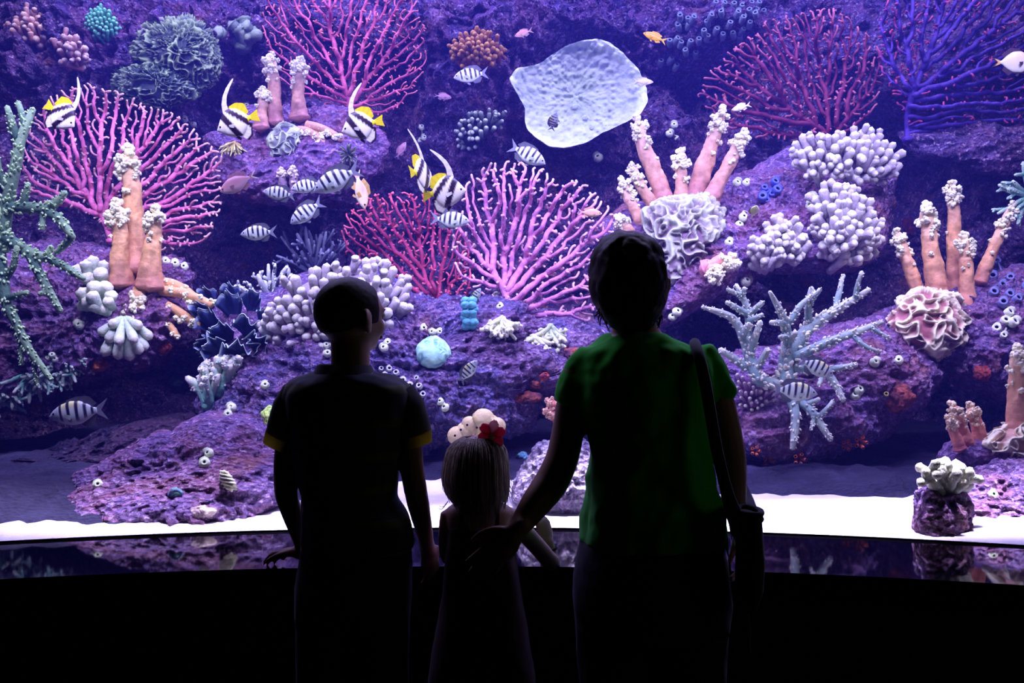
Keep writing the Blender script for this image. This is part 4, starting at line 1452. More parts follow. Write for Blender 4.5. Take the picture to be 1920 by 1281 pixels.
mb.tube([P(1082, 190, 5.6), P(1082, 185, 5.2), P(1082, 180, 5.03)], [.08, .09, .10], a2, n=16)
mb.build('stalk', M_SPONGE, root)
mb = mbp
for x, y, r_b in ((1061, 155, 4), (1092, 172, 4), (1080, 192, 7), (1100, 215, 6), (1112, 235, 5)):
    i = np.argmin(np.abs(uv - np.array([x, y])).sum(1) + (fr < .5) * 99)
    mb.ball(v[i], r_b * 4.9 / F, a1, 2, noise=.3)
mb.build('plate', M_SPONGE, root)

# ------------------------------------------------------------------ tube sponges and sea squirts
T1 = [(95, 27), (110, 32), (122, 30), (91, 45), (112, 43), (155, 26), (172, 19), (145, 38), (140, 55), (165, 52), (190, 40), (194, 60), (176, 62), (148, 65), (131, 71), (116, 75), (92, 70), (98, 77), (76, 74), (105, 92), (125, 97), (60, 112), (80, 108), (90, 120), (207, 67), (215, 53), (227, 40), (215, 30), (225, 16), (236, 22), (252, 18), (240, 15), (205, 20), (180, 3), (163, 2), (197, 4), (212, 8), (230, 2), (245, 2)]
cups([(1180 + x, y, 5.9) for x, y in T1], 'colony of small grey blue tubes at the top right of the big plate', A(120, 125, 175), A(8, 8, 24), seed=2, name='tube_sponge', ln=2.8, mouth=.5)
cups([(1862, 515, 9), (1870, 487, 8), (1878, 503, 8), (1882, 532, 9), (1895, 518, 8), (1865, 545, 9), (1895, 549, 9), (1882, 564, 9), (1911, 557, 8), (1925, 535, 9)], 'cluster of blue violet tubes at the right edge', A(120, 115, 205), A(15, 12, 40), seed=3, ln=2.2, mouth=.5)
cups([(1896, 583, 9), (1887, 598, 9), (1905, 601, 10), (1869, 613, 9), (1883, 627, 7)], 'white round sea squirts below the blue violet tubes', A(215, 210, 240), A(30, 30, 60), name='sea_squirt_colony', cat='sea squirt', part='squirt', seed=4, ln=1.5, mouth=.4)
cups([(1455, 338, 8), (1459, 353, 9), (1434, 350, 7), (1430, 366, 9), (1448, 361, 7), (1438, 374, 6)], 'small bright blue tube cluster on the central ledge', A(85, 90, 215), A(8, 8, 30), seed=5, ln=1.5, mouth=.45)
cups([(722, 702, 6), (742, 697, 6), (755, 712, 7), (768, 722, 7), (776, 735, 7), (793, 738, 6), (760, 736, 6), (746, 718, 6), (730, 690, 6), (785, 722, 6), (735, 712, 5), (715, 690, 5), (780, 708, 5)], 'cluster of lavender white tubes above the boy\'s right shoulder', A(195, 190, 240), A(30, 28, 70), seed=6, ln=1.7, mouth=.5)
SQ, SQI = A(208, 208, 226), A(50, 80, 60)
for items, lb in (
    ([(1264, 232, 7), (1257, 248, 7), (1266, 256, 7)], 'three white sea squirts on the rock right of the big plate'),
    ([(1384, 340, 8), (1401, 341, 7)], 'pair of white sea squirts left of the bright blue tubes'),
    ([(1396, 404, 9), (1388, 418, 8)], 'pair of white sea squirts right of the ruffled coral'),
    ([(1368, 452, 8)], 'single white sea squirt above the pink leather coral'),
    ([(1402, 524, 10)], 'single greenish sea squirt above the staghorn coral'),
    ([(1272, 582, 9), (1261, 591, 8)], 'pair of white sea squirts right of the woman\'s neck'),
    ([(1523, 368, 10), (1518, 383, 8)], 'pair of greenish white sea squirts left of the rounded knobby coral'),
    ([(1434, 706, 8)], 'single white sea squirt amid the purple stubby coral'),
    ([(1604, 738, 10), (1614, 728, 10)], 'pair of white sea squirts right of the lower staghorn arms'),
    ([(1643, 677, 9)], 'single white sea squirt above the pair on the pink rock'),
    ([(1685, 674, 8)], 'single white sea squirt nearest below the brain coral'),
    ([(1864, 926, 9)], 'single white sea squirt on the rock in the lower right corner'),
    ([(388, 848, 9), (383, 866, 10)], 'pair of white sea squirts on the low rock at the left'),
    ([(183, 907, 9)], 'single white sea squirt at the left end of the low rock'),
    ([(432, 762, 9), (427, 775, 8)], 'pair of white sea squirts below the turquoise branching coral'),
    ([(727, 641, 7), (718, 650, 8)], 'pair of pale sea squirts beside the boy\'s chin'),
    ([(795, 614, 8), (809, 621, 7), (825, 621, 7)], 'row of three sea squirts above the round turquoise coral'),
    ([(824, 751, 7), (832, 762, 8)], 'pair of greenish sea squirts right of the boy\'s right sleeve'),
    ([(346, 222, 6), (360, 231, 6)], 'pair of small squirts at the edge of the bright pink fan'),
    ([(447, 196, 5), (462, 196, 6)], 'pair of small squirts above the second bannerfish'),
    ([(791, 236, 6), (796, 256, 6), (789, 262, 5)], 'three dim greenish squirts in the shade right of the third bannerfish'),
    ([(97, 664, 6), (102, 672, 6), (88, 670, 5)], 'three small purple squirts above the teal fringed coral'),
    ([(146, 607, 9)], 'single dim green squirt under the left ledge'),
    ([(937, 573, 7), (930, 552, 6)], 'pair of pale squirts at the foot of the lilac fan'),
    ([(1120, 292, 9)], 'single dim squirt in the dark gap below the big plate'),
    ([(310, 488, 7), (328, 492, 8), (344, 498, 8)], 'row of three white squirts at the foot of the bright pink fan'),
    ([(612, 645, 7), (614, 660, 8)], 'pair of greenish squirts left of the boy\'s neck'),
    ([(497, 720, 8)], 'single lavender squirt left of the boy\'s collar')):
    cups(items, lb, SQ, SQI, name='sea_squirt_colony' if len(items) > 1 else 'sea_squirt', cat='sea squirt', part='squirt', seed=len(lb), ln=1.4, mouth=.30, flare=.68, belly=1.1)

# ------------------------------------------------------------------ other sponges, crusts, shells
vb = hit(880, 590) - .06
root = thing('vase_sponge', P(880, 615, vb), 'bright blue beaded sponge left of the lilac fan\'s foot', 'sponge')
mb = MB()
for k in range(7):
    y = 612 - k * 8
    for s_ in (-1, 1):
        mb.ball(P(880 + s_ * 6 + 2 * math.sin(k * 2), y, vb - .01 * (k % 2)), np.array((9, 9, 7.5)) * vb / F, A(105, 170, 240), 2, noise=.25, seed=k)
mb.build('body', M_SPONGE, root)
yd = hit(895, 800) - .10
root = thing('lobed_sponge', P(895, 815, yd), 'cream and yellow lobed sponge behind the girl\'s head', 'sponge')
for x0, y0, x1, y1, r_b, cl in ((880, 835, 850, 812, 15, (188, 158, 158)), (885, 835, 868, 800, 13, (190, 160, 156)), (890, 830, 878, 788, 13, (192, 160, 150)), (900, 825, 908, 776, 18, (180, 158, 140)), (905, 825, 922, 786, 15, (152, 146, 132)), (905, 830, 938, 792, 14, (150, 140, 128)), (895, 832, 920, 805, 12, (188, 160, 156))):
    mb = MB()
    capsule(mb, P(x0, y0, yd + .04), P(x1, y1, yd - .04), r_b * yd / F, A(*cl), A(205, 178, 168), n=14, bulge=1.2)
    mb.build('lobe', M_SPONGE, root)
mb = MB()
for x, y in ((853, 817), (864, 806), (876, 797), (894, 802)):
    mb.ball(P(x, y, yd - .155), 2.2 * yd / F, (.02, .01, .03), 1)
mb.build('pore', M_HOLE, root)
for poly, lb, cl, c2, kw in (
    (circ(1684, 745, 27, 30), 'round rust red sponge with yellow tubes on the pink rock', A(150, 72, 85), A(85, 38, 65), dict(T=.05)),
    (circ(1841, 698, 17, 20), 'rust red sponge on the dark rock at the right', A(150, 60, 70), A(80, 30, 60), {}),
    (circ(305, 650, 14, 14), 'orange sponge under the right end of the left ledge', A(200, 95, 75), A(120, 45, 60), {}),
    (circ(186, 682, 16, 14), 'orange sponge beside the teal fringed coral', A(190, 95, 65), A(120, 55, 50), {}),
    (circ(985, 745, 34, 12), 'orange brown crust low on the middle rock', A(170, 85, 90), A(80, 45, 90), {}),
    (circ(1075, 665, 18, 12), 'small orange crust left of the woman\'s neck', A(180, 90, 90), A(90, 50, 100), {}),
    (circ(625, 378, 18, 12), 'rusty crust in the dark gap under the upper ledge', A(110, 40, 60), A(50, 20, 60), {}),
    (circ(1515, 525, 18, 15), 'rusty crust in the shade above the staghorn coral', A(110, 40, 70), A(60, 25, 80), {}),
    (circ(1703, 425, 12, 16), 'rust red crust left of the five trunked leather coral', A(120, 40, 60), A(60, 20, 60), {}),
    (circ(1005, 720, 10, 8), 'tiny orange crust under the white fringed corals', A(190, 100, 95), A(100, 50, 90), {}),
    (circ(1020, 706, 9, 6), 'tiny red crust beside the tiny orange one', A(190, 80, 90), A(100, 40, 90), {}),
    (circ(330, 712, 18, 15), 'dull green lump in the dark gap at the left', A(50, 85, 95), A(25, 40, 75), dict(T=.06)),
    (circ(330, 925, 12, 9), 'small teal crust on the low rock at the left', A(110, 160, 185), A(70, 80, 140), {}),
    (circ(378, 960, 30, 13), 'pale crust at the right end of the low rock', A(225, 195, 235), A(120, 80, 150), {}),
    (circ(980, 857, 11, 9), 'small pale blue sponge on the pale rock beside the girl', A(120, 175, 240), A(90, 120, 220), dict(T=.05))):
    crust_patch(poly, lb, cl, col2=c2, seed=len(lb), **kw)
for x, y, r_b, lb in ((1440, 866, 9, 'second'), (1497, 861, 9, 'third'), (1586, 834, 8, 'fourth'), (1611, 829, 9, 'fifth'), (1415, 845, 7, 'first')):
    root = thing('cup_coral', P(x, y, hit(x, y - 8) - .01), 'small orange red cup coral on the rim of the pink rock, %s from the left' % lb, 'cup coral', 'orange cup corals under the pink rock')
    for k in range(5):
        mb = MB()
        dd = hit(x, y - 8)
        cup(mb, P(x + r_b * .55 * math.cos(k * 1.257), y + r_b * .55 * math.sin(k * 1.257), dd + .01), (.5 * math.cos(k * 1.257), -1, -.5 * math.sin(k * 1.257)), r_b * 1.5 * dd / F, r_b * .42 * dd / F, A(225, 110, 100), A(120, 40, 40), n=9)
        mb.build('polyp', M_SPONGE, root)
cups([(1662, 738, 5), (1670, 734, 6)], 'pair of yellowish tubes on the round rust red sponge', A(190, 165, 120), A(70, 50, 50), seed=8, ln=1.2)
# ribbed shell on the low rock
dsh = hit(424, 900) - .01
v, f, nrm, fr, uv = lens([(412, 885), (420, 880), (432, 890), (442, 905), (446, 918), (436, 922), (422, 918), (412, 900)], dsh, .04, 0, 24, 72)
an = (uv[:, 1] - uv[:, 0] * .2) * 1.1
v = v + nrm * (.005 * np.sin(an) * fr)[:, None]
o = MB().add(v, f, A(205, 195, 215)).build('ribbed_shell', M_CORAL, origin=v.mean(0))
tag(o, 'ribbed white shell on the low rock left of the boy\'s elbow', 'shell')
# ------------------------------------------------------------------ fish (unit length, nose at x=+.5, swimming along +x)
def fish_body(top, bot, thick, colf, nx=72, na=20):
    xs = np.concatenate([np.linspace(top[-1][0], .42, nx - 12), np.linspace(.425, .5, 12)])
    t = np.array(sorted(top))
    b = np.array(sorted(bot))
    k = np.array(sorted(thick))

    def sm(a):
        y = np.interp(xs, a[:, 0], a[:, 1])
        for _ in range(3):
            y[1:-1] = (y[:-2] + 2 * y[1:-1] + y[2:]) / 4
        return y
    zt, zb, th = sm(t), sm(b), sm(k)
    ang = np.arange(na) / na * 2 * PI
    v, c = [], []
    for i, x in enumerate(xs):
        zc, h = (zt[i] + zb[i]) / 2, max(.002, (zt[i] - zb[i]) / 2)
        for a in ang:
            z = zc + h * math.sin(a)
            v.append((x, th[i] * math.copysign(abs(math.cos(a)) ** .85, math.cos(a)), z))
            c.append(colf(x, z, (z - zb[i]) / max(.001, zt[i] - zb[i])))
    mb = MB().grid(np.array(v), nx, na, np.array(c), wrap=True)
    mb.f.append(tuple(range(na))[::-1])
    mb.f.append(tuple((nx - 1) * na + i for i in range(na)))
    return mb


def fin(mb, base, outer, colf, y=0.0, th=.007, splay=0.0, n=14, m=8):
    """a webbed fin between a base line and an outer edge, both in (x, z)"""
    s = np.linspace(0, 1, n)
    def rs(p):
        p = np.asarray(p, float)
        k = np.linspace(0, 1, len(p))
        return np.stack([np.interp(s, k, p[:, 0]), np.interp(s, k, p[:, 1])], 1)
    a, b = rs(base), rs(outer)
    for sg in (1, -1):
        v, c = [], []
        for i in range(n):
            for j in range(m):
                t = j / (m - 1)
                q = a[i] + (b[i] - a[i]) * t
                v.append((q[0], y + splay * t + sg * th * .5 * (1 - t * .7), q[1]))
                r = colf(q[0], q[1], t)
                c.append(np.array(r) * (.86 if (i % 3 == 0) else 1))
        mb.grid(np.array(v), n, m, np.array(c))
    return mb


def species(parts):
    """parts: list of (name, MB, material); returns (name, mesh, material) so that copies share the mesh"""
    return [(n, mb.mesh(n, m)) for n, mb, m in parts]


def eye(x, z, y, r=.022):
    e = []
    for s in (1, -1):
        e.append(('eye', MB().ball((x, s * y, z), (r, r * .5, r), (0, 0, 0), 2), M_EYE))
    return e


def pect(x, z, y, l, col):
    out = []
    for s in (1, -1):
        mb = fin(MB(), [(x, z + .025), (x, z - .03)], [(x - l, z + .0), (x - l * .75, z - .085)], lambda *a: col, y=s * y, splay=s * .05, n=8, m=6)
        out.append(('pectoral_fin', mb, M_FIN))
    return out


def make_sergeant(dark=1.0, bars=((.27, .022), (.135, .027), (.0, .027), (-.135, .025), (-.25, .02))):
    W, G, B, Y = np.array(A(205, 208, 252)), np.array(A(165, 160, 225)), np.array(A(26, 20, 72)), np.array(A(215, 200, 90))

    def cf(x, z, q):
        c = W * (1 - max(0, q - .55) * 1.1) + G * max(0, q - .55) * 1.1
        if x > .33:
            c = G * .8 + W * .2
        if q > .72 and -.05 < x < .26:
            c = c * .45 + Y * .55
        for b, w in bars:
            xx = x - .10 * (z) * (1 if b > 0 else .4)
            k = abs(xx - b) / w
            if q > .12 and k < 1.25:
                m = min(1, max(0, (1.25 - k) / .4)) * min(1, (q - .12) / .1)
                c = c * (1 - m) + B * m
        return c * dark
    top = [(.5, -.005), (.46, .045), (.40, .10), (.3, .165), (.12, .215), (-.05, .20), (-.18, .13), (-.27, .062), (-.32, .05)]
    bot = [(.5, -.025), (.46, -.055), (.40, -.095), (.3, -.15), (.12, -.205), (-.05, -.19), (-.18, -.12), (-.27, -.06), (-.32, -.048)]
    th = [(.5, .012), (.42, .05), (.3, .082), (.1, .09), (-.1, .065), (-.25, .028), (-.32, .018)]
    fc = lambda x, z, t: (B * .6 + G * .4) * dark * (1 - .3 * t)
    tc = lambda x, z, t: (G * .75 + B * .25) * dark
    P_ = [('body', fish_body(top, bot, th, cf), M_FISH),
          ('dorsal_fin', fin(MB(), [(.22, .17), (.05, .19), (-.12, .15), (-.24, .07)], [(.18, .235), (.02, .275), (-.2, .265), (-.33, .12)], fc), M_FIN),
          ('anal_fin', fin(MB(), [(-.02, -.17), (-.14, -.13), (-.24, -.06)], [(-.08, -.25), (-.24, -.235), (-.31, -.10)], fc), M_FIN),
          ('pelvic_fin', fin(MB(), [(.18, -.17), (.10, -.18)], [(.08, -.28), (.03, -.25)], tc), M_FIN),
          ('tail_fin', fin(MB(), [(-.30, .05), (-.31, .0), (-.30, -.05)], [(-.52, .19), (-.39, .0), (-.5, -.18)], tc, n=17), M_FIN)]
    return species(P_ + pect(.2, -.03, .085, .14, W * .9 * dark) + eye(.40, .025, .05))


def make_banner():
    W, B, Y = np.array(A(225, 222, 250)), np.array(A(38, 18, 50)), np.array(A(235, 205, 40))

    def cf(x, z, q):
        c = W * 1.0
        if x > .42:
            c = W * .8
        xx = x - .49 * z - .20
        yy = x - .95 * z + .137
        for k, w in ((xx, .082), (yy, .088)):
            m = min(1, max(0, (w - abs(k)) / .014))
            c = c * (1 - m) + B * m
        if yy < -.085 and z > .0:
            c = c * .6 + Y * .4
        if x < -.22:
            c = Y
        return c
    top = [(.5, -.05), (.46, .01), (.41, .08), (.33, .20), (.22, .31), (.08, .34), (-.06, .28), (-.18, .16), (-.26, .06), (-.3, .05)]
    bot = [(.5, -.075), (.46, -.11), (.40, -.16), (.3, -.25), (.12, -.33), (-.02, -.33), (-.14, -.22), (-.22, -.08), (-.26, -.05), (-.3, -.05)]
    th = [(.5, .012), (.42, .04), (.3, .07), (.1, .075), (-.1, .055), (-.25, .025), (-.3, .018)]
    yc = lambda x, z, t: Y
    wc = lambda x, z, t: W
    def ac(x, z, t):
        yy = x - .95 * z + .137
        return B if abs(yy) < .08 or t > .8 else W
    st = [(.27, .27), (.24, .46), (.16, .64), (.03, .80), (-.13, .93), (-.17, .95)]
    st2 = [(.12, .31), (.13, .45), (.08, .60), (-.03, .76), (-.16, .91), (-.18, .94)]
    P_ = [('body', fish_body(top, bot, th, cf, nx=84, na=28), M_FISH),
          ('dorsal_streamer', fin(MB(), st, st2, wc, n=20, m=4, th=.012), M_FIN),
          ('dorsal_fin', fin(MB(), [(.12, .31), (.0, .28), (-.12, .21), (-.21, .09)], [(.10, .38), (-.06, .42), (-.24, .36), (-.29, .14)], yc), M_FIN),
          ('anal_fin', fin(MB(), [(.04, -.31), (-.08, -.28), (-.2, -.09)], [(-.12, -.47), (-.24, -.38), (-.29, -.12)], ac), M_FIN),
          ('pelvic_fin', fin(MB(), [(.2, -.25), (.12, -.27)], [(.05, -.43), (.02, -.37)], lambda *a: B), M_FIN),
          ('tail_fin', fin(MB(), [(-.28, .055), (-.285, 0), (-.28, -.055)], [(-.49, .14), (-.46, 0), (-.49, -.14)], yc, n=14), M_FIN)]
    return species(P_ + pect(.2, -.06, .07, .13, W * .9) + eye(.40, -.015, .042, .024))


def make_slim(body, belly, finc, tailc, h=.13, fork=.17, eyec=None, tailband=None):
    a, b, f_, t_ = (np.array(A(*q)) for q in (body, belly, finc, tailc))

    def cf(x, z, q):
        c = a * min(1, q * 1.5) + b * (1 - min(1, q * 1.5))
        return c * (1.08 if x > .3 else 1)
    top = [(.5, 0), (.45, .04 * h / .13), (.36, .085 * h / .13), (.2, h), (.0, h * .96), (-.15, h * .6), (-.26, .04), (-.31, .034)]
    bot = [(.5, -.015), (.45, -.045 * h / .13), (.36, -.085 * h / .13), (.2, -h), (.0, -h * .95), (-.15, -h * .6), (-.26, -.04), (-.31, -.034)]
    th = [(.5, .01), (.42, .04), (.25, .066), (.05, .066), (-.15, .04), (-.31, .014)]
    fc = lambda x, z, t: f_
    tb = np.array(A(*tailband)) if tailband else t_
    tc = lambda x, z, t: tb if t > .7 else t_
    P_ = [('body', fish_body(top, bot, th, cf, nx=48, na=18), M_FISH),
          ('dorsal_fin', fin(MB(), [(.2, h * .9), (.0, h * .9), (-.2, h * .35)], [(.16, h + .06), (-.06, h + .075), (-.27, h * .5 + .06)], fc), M_FIN),
          ('anal_fin', fin(MB(), [(-.02, -h * .9), (-.2, -h * .4)], [(-.10, -h - .05), (-.27, -h * .5 - .05)], fc), M_FIN),
          ('pelvic_fin', fin(MB(), [(.2, -h * .85), (.12, -h * .9)], [(.1, -h - .07), (.05, -h - .04)], fc), M_FIN),
          ('tail_fin', fin(MB(), [(-.29, .035), (-.3, 0), (-.29, -.035)], [(-.52, fork), (-.38, 0), (-.52, -fork)], tc, n=17), M_FIN)]
    return species(P_ + pect(.22, -.02, .062, .12, f_) + eye(.41, .02, .045, .02))


SPEC = {
    'sergeant': make_sergeant(), 'sergeant_dim': make_sergeant(.62), 'banner': make_banner(),  # dim copy: same fish, weaker light put into its colours
    'orange': make_slim((250, 150, 30), (250, 170, 60), (250, 175, 40), (245, 180, 30), h=.15),
    'pink': make_slim((240, 150, 165), (240, 190, 190), (230, 170, 190), (225, 180, 200), h=.16),
    'pale': make_slim((225, 185, 225), (240, 225, 245), (220, 200, 235), (225, 210, 240), h=.15),
    'dim': make_slim((150, 95, 145), (165, 130, 180), (140, 100, 150), (130, 100, 160), h=.17, fork=.12),
    'surgeon': make_slim((185, 125, 165), (200, 165, 215), (170, 120, 170), (185, 135, 175), h=.2, fork=.12, tailband=(240, 235, 250)),
    'wrasse': make_slim((235, 180, 180), (235, 215, 225), (230, 180, 130), (225, 170, 170), h=.14, fork=.10, tailband=(245, 240, 250)),
    'big': make_slim((168, 150, 175), (172, 165, 192), (60, 40, 70), (190, 150, 110), h=.27, fork=.13, tailband=(40, 30, 60)),
    'butterfly': make_slim((200, 200, 150), (225, 228, 245), (150, 145, 110), (215, 220, 240), h=.28, fork=.08),
}


def fish(sp, x, y, ln, ang, d, label, yaw=0, group=None, cat='fish', name='fish'):
    a, w = math.radians(ang), math.radians(yaw)
    fw = np.array([math.cos(a) * math.cos(w), -math.sin(w), math.sin(a) * math.cos(w)])
    u0 = np.array([-math.sin(a), 0, math.cos(a)])
    if u0[2] < 0 or (abs(u0[2]) < .05 and u0[0] > 0):
        u0 = -u0
    lat = np.cross(u0, fw)
    lat /= np.linalg.norm(lat)
    up = np.cross(fw, lat)
    sc = ln * d / F
    c = P(x, y, d)
    root = bpy.data.objects.new(name, None)
    COL.objects.link(root)
    M = Matrix.Identity(4)
    for i in range(3):
        M[i][0], M[i][1], M[i][2], M[i][3] = fw[i] * sc, lat[i] * sc, up[i] * sc, c[i]
    root.matrix_world = M
    tag(root, label, cat, group)
    for n, me in SPEC[sp]:
        o = bpy.data.objects.new(n, me)
        COL.objects.link(o)
        o.parent = root
    return root


SG, BG = 'striped sergeant fish swimming by the reef', 'bannerfish swimming by the reef'
for a in (
    ('sergeant', 883, 141, 66, 188, 4.2, 'pale striped sergeant fish under the orange brown coral'),
    ('sergeant', 989, 290, 76, -27, 3.75, 'bluish striped sergeant fish below the big plate heading down right'),
    ('sergeant_dim', 524, 363, 62, 172, 3.75, 'dim striped sergeant fish, leftmost of the three in a row'),
    ('sergeant', 576, 349, 62, 190, 3.7, 'striped sergeant fish, middle one of the three in a row'),
    ('sergeant', 632, 337, 98, 206, 3.5, 'large striped sergeant fish, rightmost of the three in a row'),
    ('sergeant', 575, 398, 74, 214, 3.7, 'pale striped sergeant fish right under the row of three'),
    ('sergeant', 485, 437, 68, 184, 3.6, 'striped sergeant fish alone in the dark gap left of the dark bushy coral'),
    ('sergeant', 844, 412, 74, -4, 3.9, 'bluish striped sergeant fish below the large bannerfish'),
    ('sergeant', 878, 697, 54, 52, 3.4, 'striped sergeant fish swimming upward above the girl'),
    ('sergeant_dim', 892, 556, 36, 60, 3.9, 'tiny blue striped sergeant fish above the bright blue sponge'),
    ('sergeant', 147, 774, 110, 187, 3.45, 'striped sergeant fish with dark tail alone in the black gap at the lower left'),
    ('sergeant', 1530, 689, 72, -25, 3.46, 'blue striped sergeant fish, upper of two over the staghorn coral'),
    ('sergeant', 1490, 734, 86, -6, 3.43, 'blue striped sergeant fish, lower of two over the staghorn coral')):
    fish(*a, group=SG, name='sergeant_fish')
fish('sergeant_dim', 1038, 228, 40, 75, 4.3, 'tiny striped fish in front of the big plate', yaw=40, group=SG, name='sergeant_fish')
fish('banner', 446, 228, 84, 197, 3.5, 'black and white bannerfish in front of the upper leather coral', group=BG, name='bannerfish')
fish('banner', 680, 234, 82, 192, 3.5, 'black and white bannerfish at the foot of the rosy red fan', group=BG, name='bannerfish')
fish('banner', 113, 214, 80, -34, 3.6, 'black and white bannerfish over the top of the bright pink fan', yaw=12, group=BG, name='bannerfish')
fish('banner', 789, 325, 88, 12, 3.6, 'bannerfish seen nearly edge on behind the large one', yaw=-66, group=BG, name='bannerfish')
fish('banner', 832, 360, 88, 8, 3.62, 'large black and white bannerfish left of the lilac fan heading right', yaw=15, group=BG, name='bannerfish')
fish('surgeon', 447, 343, 76, 206, 3.6, 'mauve oval fish with white tail band right of the bright pink fan', name='surgeonfish')
fish('wrasse', 676, 356, 84, -74, 3.6, 'pinkish fish diving nose down at the crimson fan', yaw=20, name='reef_fish')
fish('orange', 1228, 70, 47, 159, 4.0, 'bright orange fish above the big plate', name='anthias')
fish('pink', 982, 62, 36, 199, 4.2, 'small salmon pink fish left of the orange one', name='anthias')
fish('pale', 1206, 153, 38, -3, 4.2, 'small pale pink fish at the right rim of the big plate', name='anthias')
fish('pale', 1390, 201, 38, 197, 4.0, 'small pale fish between the leather coral tips and the maroon fan', name='anthias')
fish('dim', 830, 181, 34, -8, 4.4, 'small dim mauve fish left of the big plate', name='anthias')
fish('pink', 1106, 399, 46, -4, 3.9, 'small salmon fish in front of the lilac fan', name='anthias')
fish('big', 1899, 117, 78, 0, 3.7, 'pale tall fish with dark tail rim at the upper right edge', name='reef_fish')
fish('butterfly', 1414, 397, 30, 75, 4.0, 'tiny white fish with yellow back under the bright blue tubes', yaw=45, name='butterflyfish')
fish('orange', 1076, 903, 34, 62, 3.15, 'small orange fish between the woman\'s arm and waist', name='anthias')
fish('dim', 752, 282, 36, 60, 4.6, 'dim reddish fish in the shade under the crimson streaks right of the third bannerfish', name='anthias')
# ------------------------------------------------------------------ people
M_SKIN = plain_mat('skin', (.42, .24, .17), .5, .35, .06, 40)
M_SKIN2 = plain_mat('fair_skin', (.52, .32, .25), .5, .35, .06, 40)
M_LIP = plain_mat('lips', (.35, .12, .11), .5, .3, .05)
M_EYEW = plain_mat('eye_white', (.7, .7, .7), .2, .5, .02)


def hair_mat(name, col, trans=.25):
    m, nt, out = new_mat(name)
    N, K = nt.nodes, nt.links
    b = N.new('ShaderNodeBsdfPrincipled')
    b.inputs['Roughness'].default_value = .6
    b.inputs['Specular IOR Level'].default_value = .2
    tc = N.new('ShaderNodeTexCoord')
    mp = N.new('ShaderNodeMapping')
    mp.inputs['Scale'].default_value = (260, 260, 12)
    nz = N.new('ShaderNodeTexNoise')
    nz.inputs['Scale'].default_value = 1
    K.new(tc.outputs['Object'], mp.inputs['Vector'])
    K.new(mp.outputs[0], nz.inputs['Vector'])
    r = N.new('ShaderNodeValToRGB')
    c = np.array(col)
    r.color_ramp.elements[0].position = .35
    r.color_ramp.elements[0].color = (*(c * .55), 1)
    r.color_ramp.elements[1].position = .65
    r.color_ramp.elements[1].color = (*np.clip(c * 1.3, 0, 1), 1)
    K.new(nz.outputs['Fac'], r.inputs['Fac'])
    K.new(r.outputs[0], b.inputs['Base Color'])
    t = N.new('ShaderNodeBsdfTranslucent')
    K.new(r.outputs[0], t.inputs['Color'])
    ms = N.new('ShaderNodeMixShader')
    ms.inputs[0].default_value = trans
    K.new(b.outputs[0], ms.inputs[1])
    K.new(t.outputs[0], ms.inputs[2])
    K.new(ms.outputs[0], out.inputs['Surface'])
    return m


def cloth_mat(name, stops, axis_scale=0, rough=.9, trans=0.0):
    """woven cloth; stops: colours of horizontal stripes (one colour = plain)"""
    m, nt, out = new_mat(name)
    N, K = nt.nodes, nt.links
    b = N.new('ShaderNodeBsdfPrincipled')
    b.inputs['Roughness'].default_value = rough
    b.inputs['Specular IOR Level'].default_value = .12
    b.inputs['Sheen Weight'].default_value = .15
    tc = N.new('ShaderNodeTexCoord')
    if len(stops) == 1:
        nz = N.new('ShaderNodeTexNoise')
        nz.inputs['Scale'].default_value = 220
        K.new(tc.outputs['Object'], nz.inputs['Vector'])
        fac = nz.outputs['Fac']
        c = np.array(stops[0])
        stops = [c * .85, np.clip(c * 1.12, 0, 1)]
        con = 'LINEAR'
    else:
        sp = N.new('ShaderNodeSeparateXYZ')
        K.new(tc.outputs['Object'], sp.inputs[0])
        mu = N.new('ShaderNodeMath')
        mu.operation = 'MULTIPLY'
        mu.inputs[1].default_value = axis_scale
        K.new(sp.outputs['Z'], mu.inputs[0])
        fr = N.new('ShaderNodeMath')
        fr.operation = 'FRACT'
        K.new(mu.outputs[0], fr.inputs[0])
        fac = fr.outputs[0]
        con = 'CONSTANT'
    r = N.new('ShaderNodeValToRGB')
    r.color_ramp.interpolation = con
    r.color_ramp.elements[0].color = (*stops[0], 1)
    r.color_ramp.elements[1].position = 1.0 if con == 'LINEAR' else 1 - .25
    r.color_ramp.elements[1].color = (*stops[-1], 1)
    K.new(fac, r.inputs['Fac'])
    K.new(r.outputs[0], b.inputs['Base Color'])
    if trans:
        t = N.new('ShaderNodeBsdfTranslucent')
        K.new(r.outputs[0], t.inputs['Color'])
        ms = N.new('ShaderNodeMixShader')
        ms.inputs[0].default_value = trans
        K.new(b.outputs[0], ms.inputs[1])
        K.new(t.outputs[0], ms.inputs[2])
        K.new(ms.outputs[0], out.inputs['Surface'])
    else:
        K.new(b.outputs[0], out.inputs['Surface'])
    return m


CLOUD = bpy.data.textures.new('cloth_folds', 'CLOUDS')
CLOUD.noise_scale = .09
CLOUD2 = bpy.data.textures.new('hair_locks', 'CLOUDS')
CLOUD2.noise_scale = .025


def fuse(o, voxel=.006, smooth=6, disp=0, tex=None):
    """melt the overlapping shapes of one mesh into a single continuous skin"""
    r = o.modifiers.new('fuse', 'REMESH')
    r.mode = 'VOXEL'
    r.voxel_size = voxel
    r.use_smooth_shade = True
    if smooth:
        s = o.modifiers.new('soften', 'SMOOTH')
        s.factor = .5
        s.iterations = smooth
    if disp:
        d = o.modifiers.new('folds', 'DISPLACE')
        d.texture = tex or CLOUD
        d.strength = disp
        d.mid_level = .5
    return o


def rotz(a):
    c, s = math.cos(a), math.sin(a)
    return np.array([[c, -s, 0], [s, c, 0], [0, 0, 1.0]])


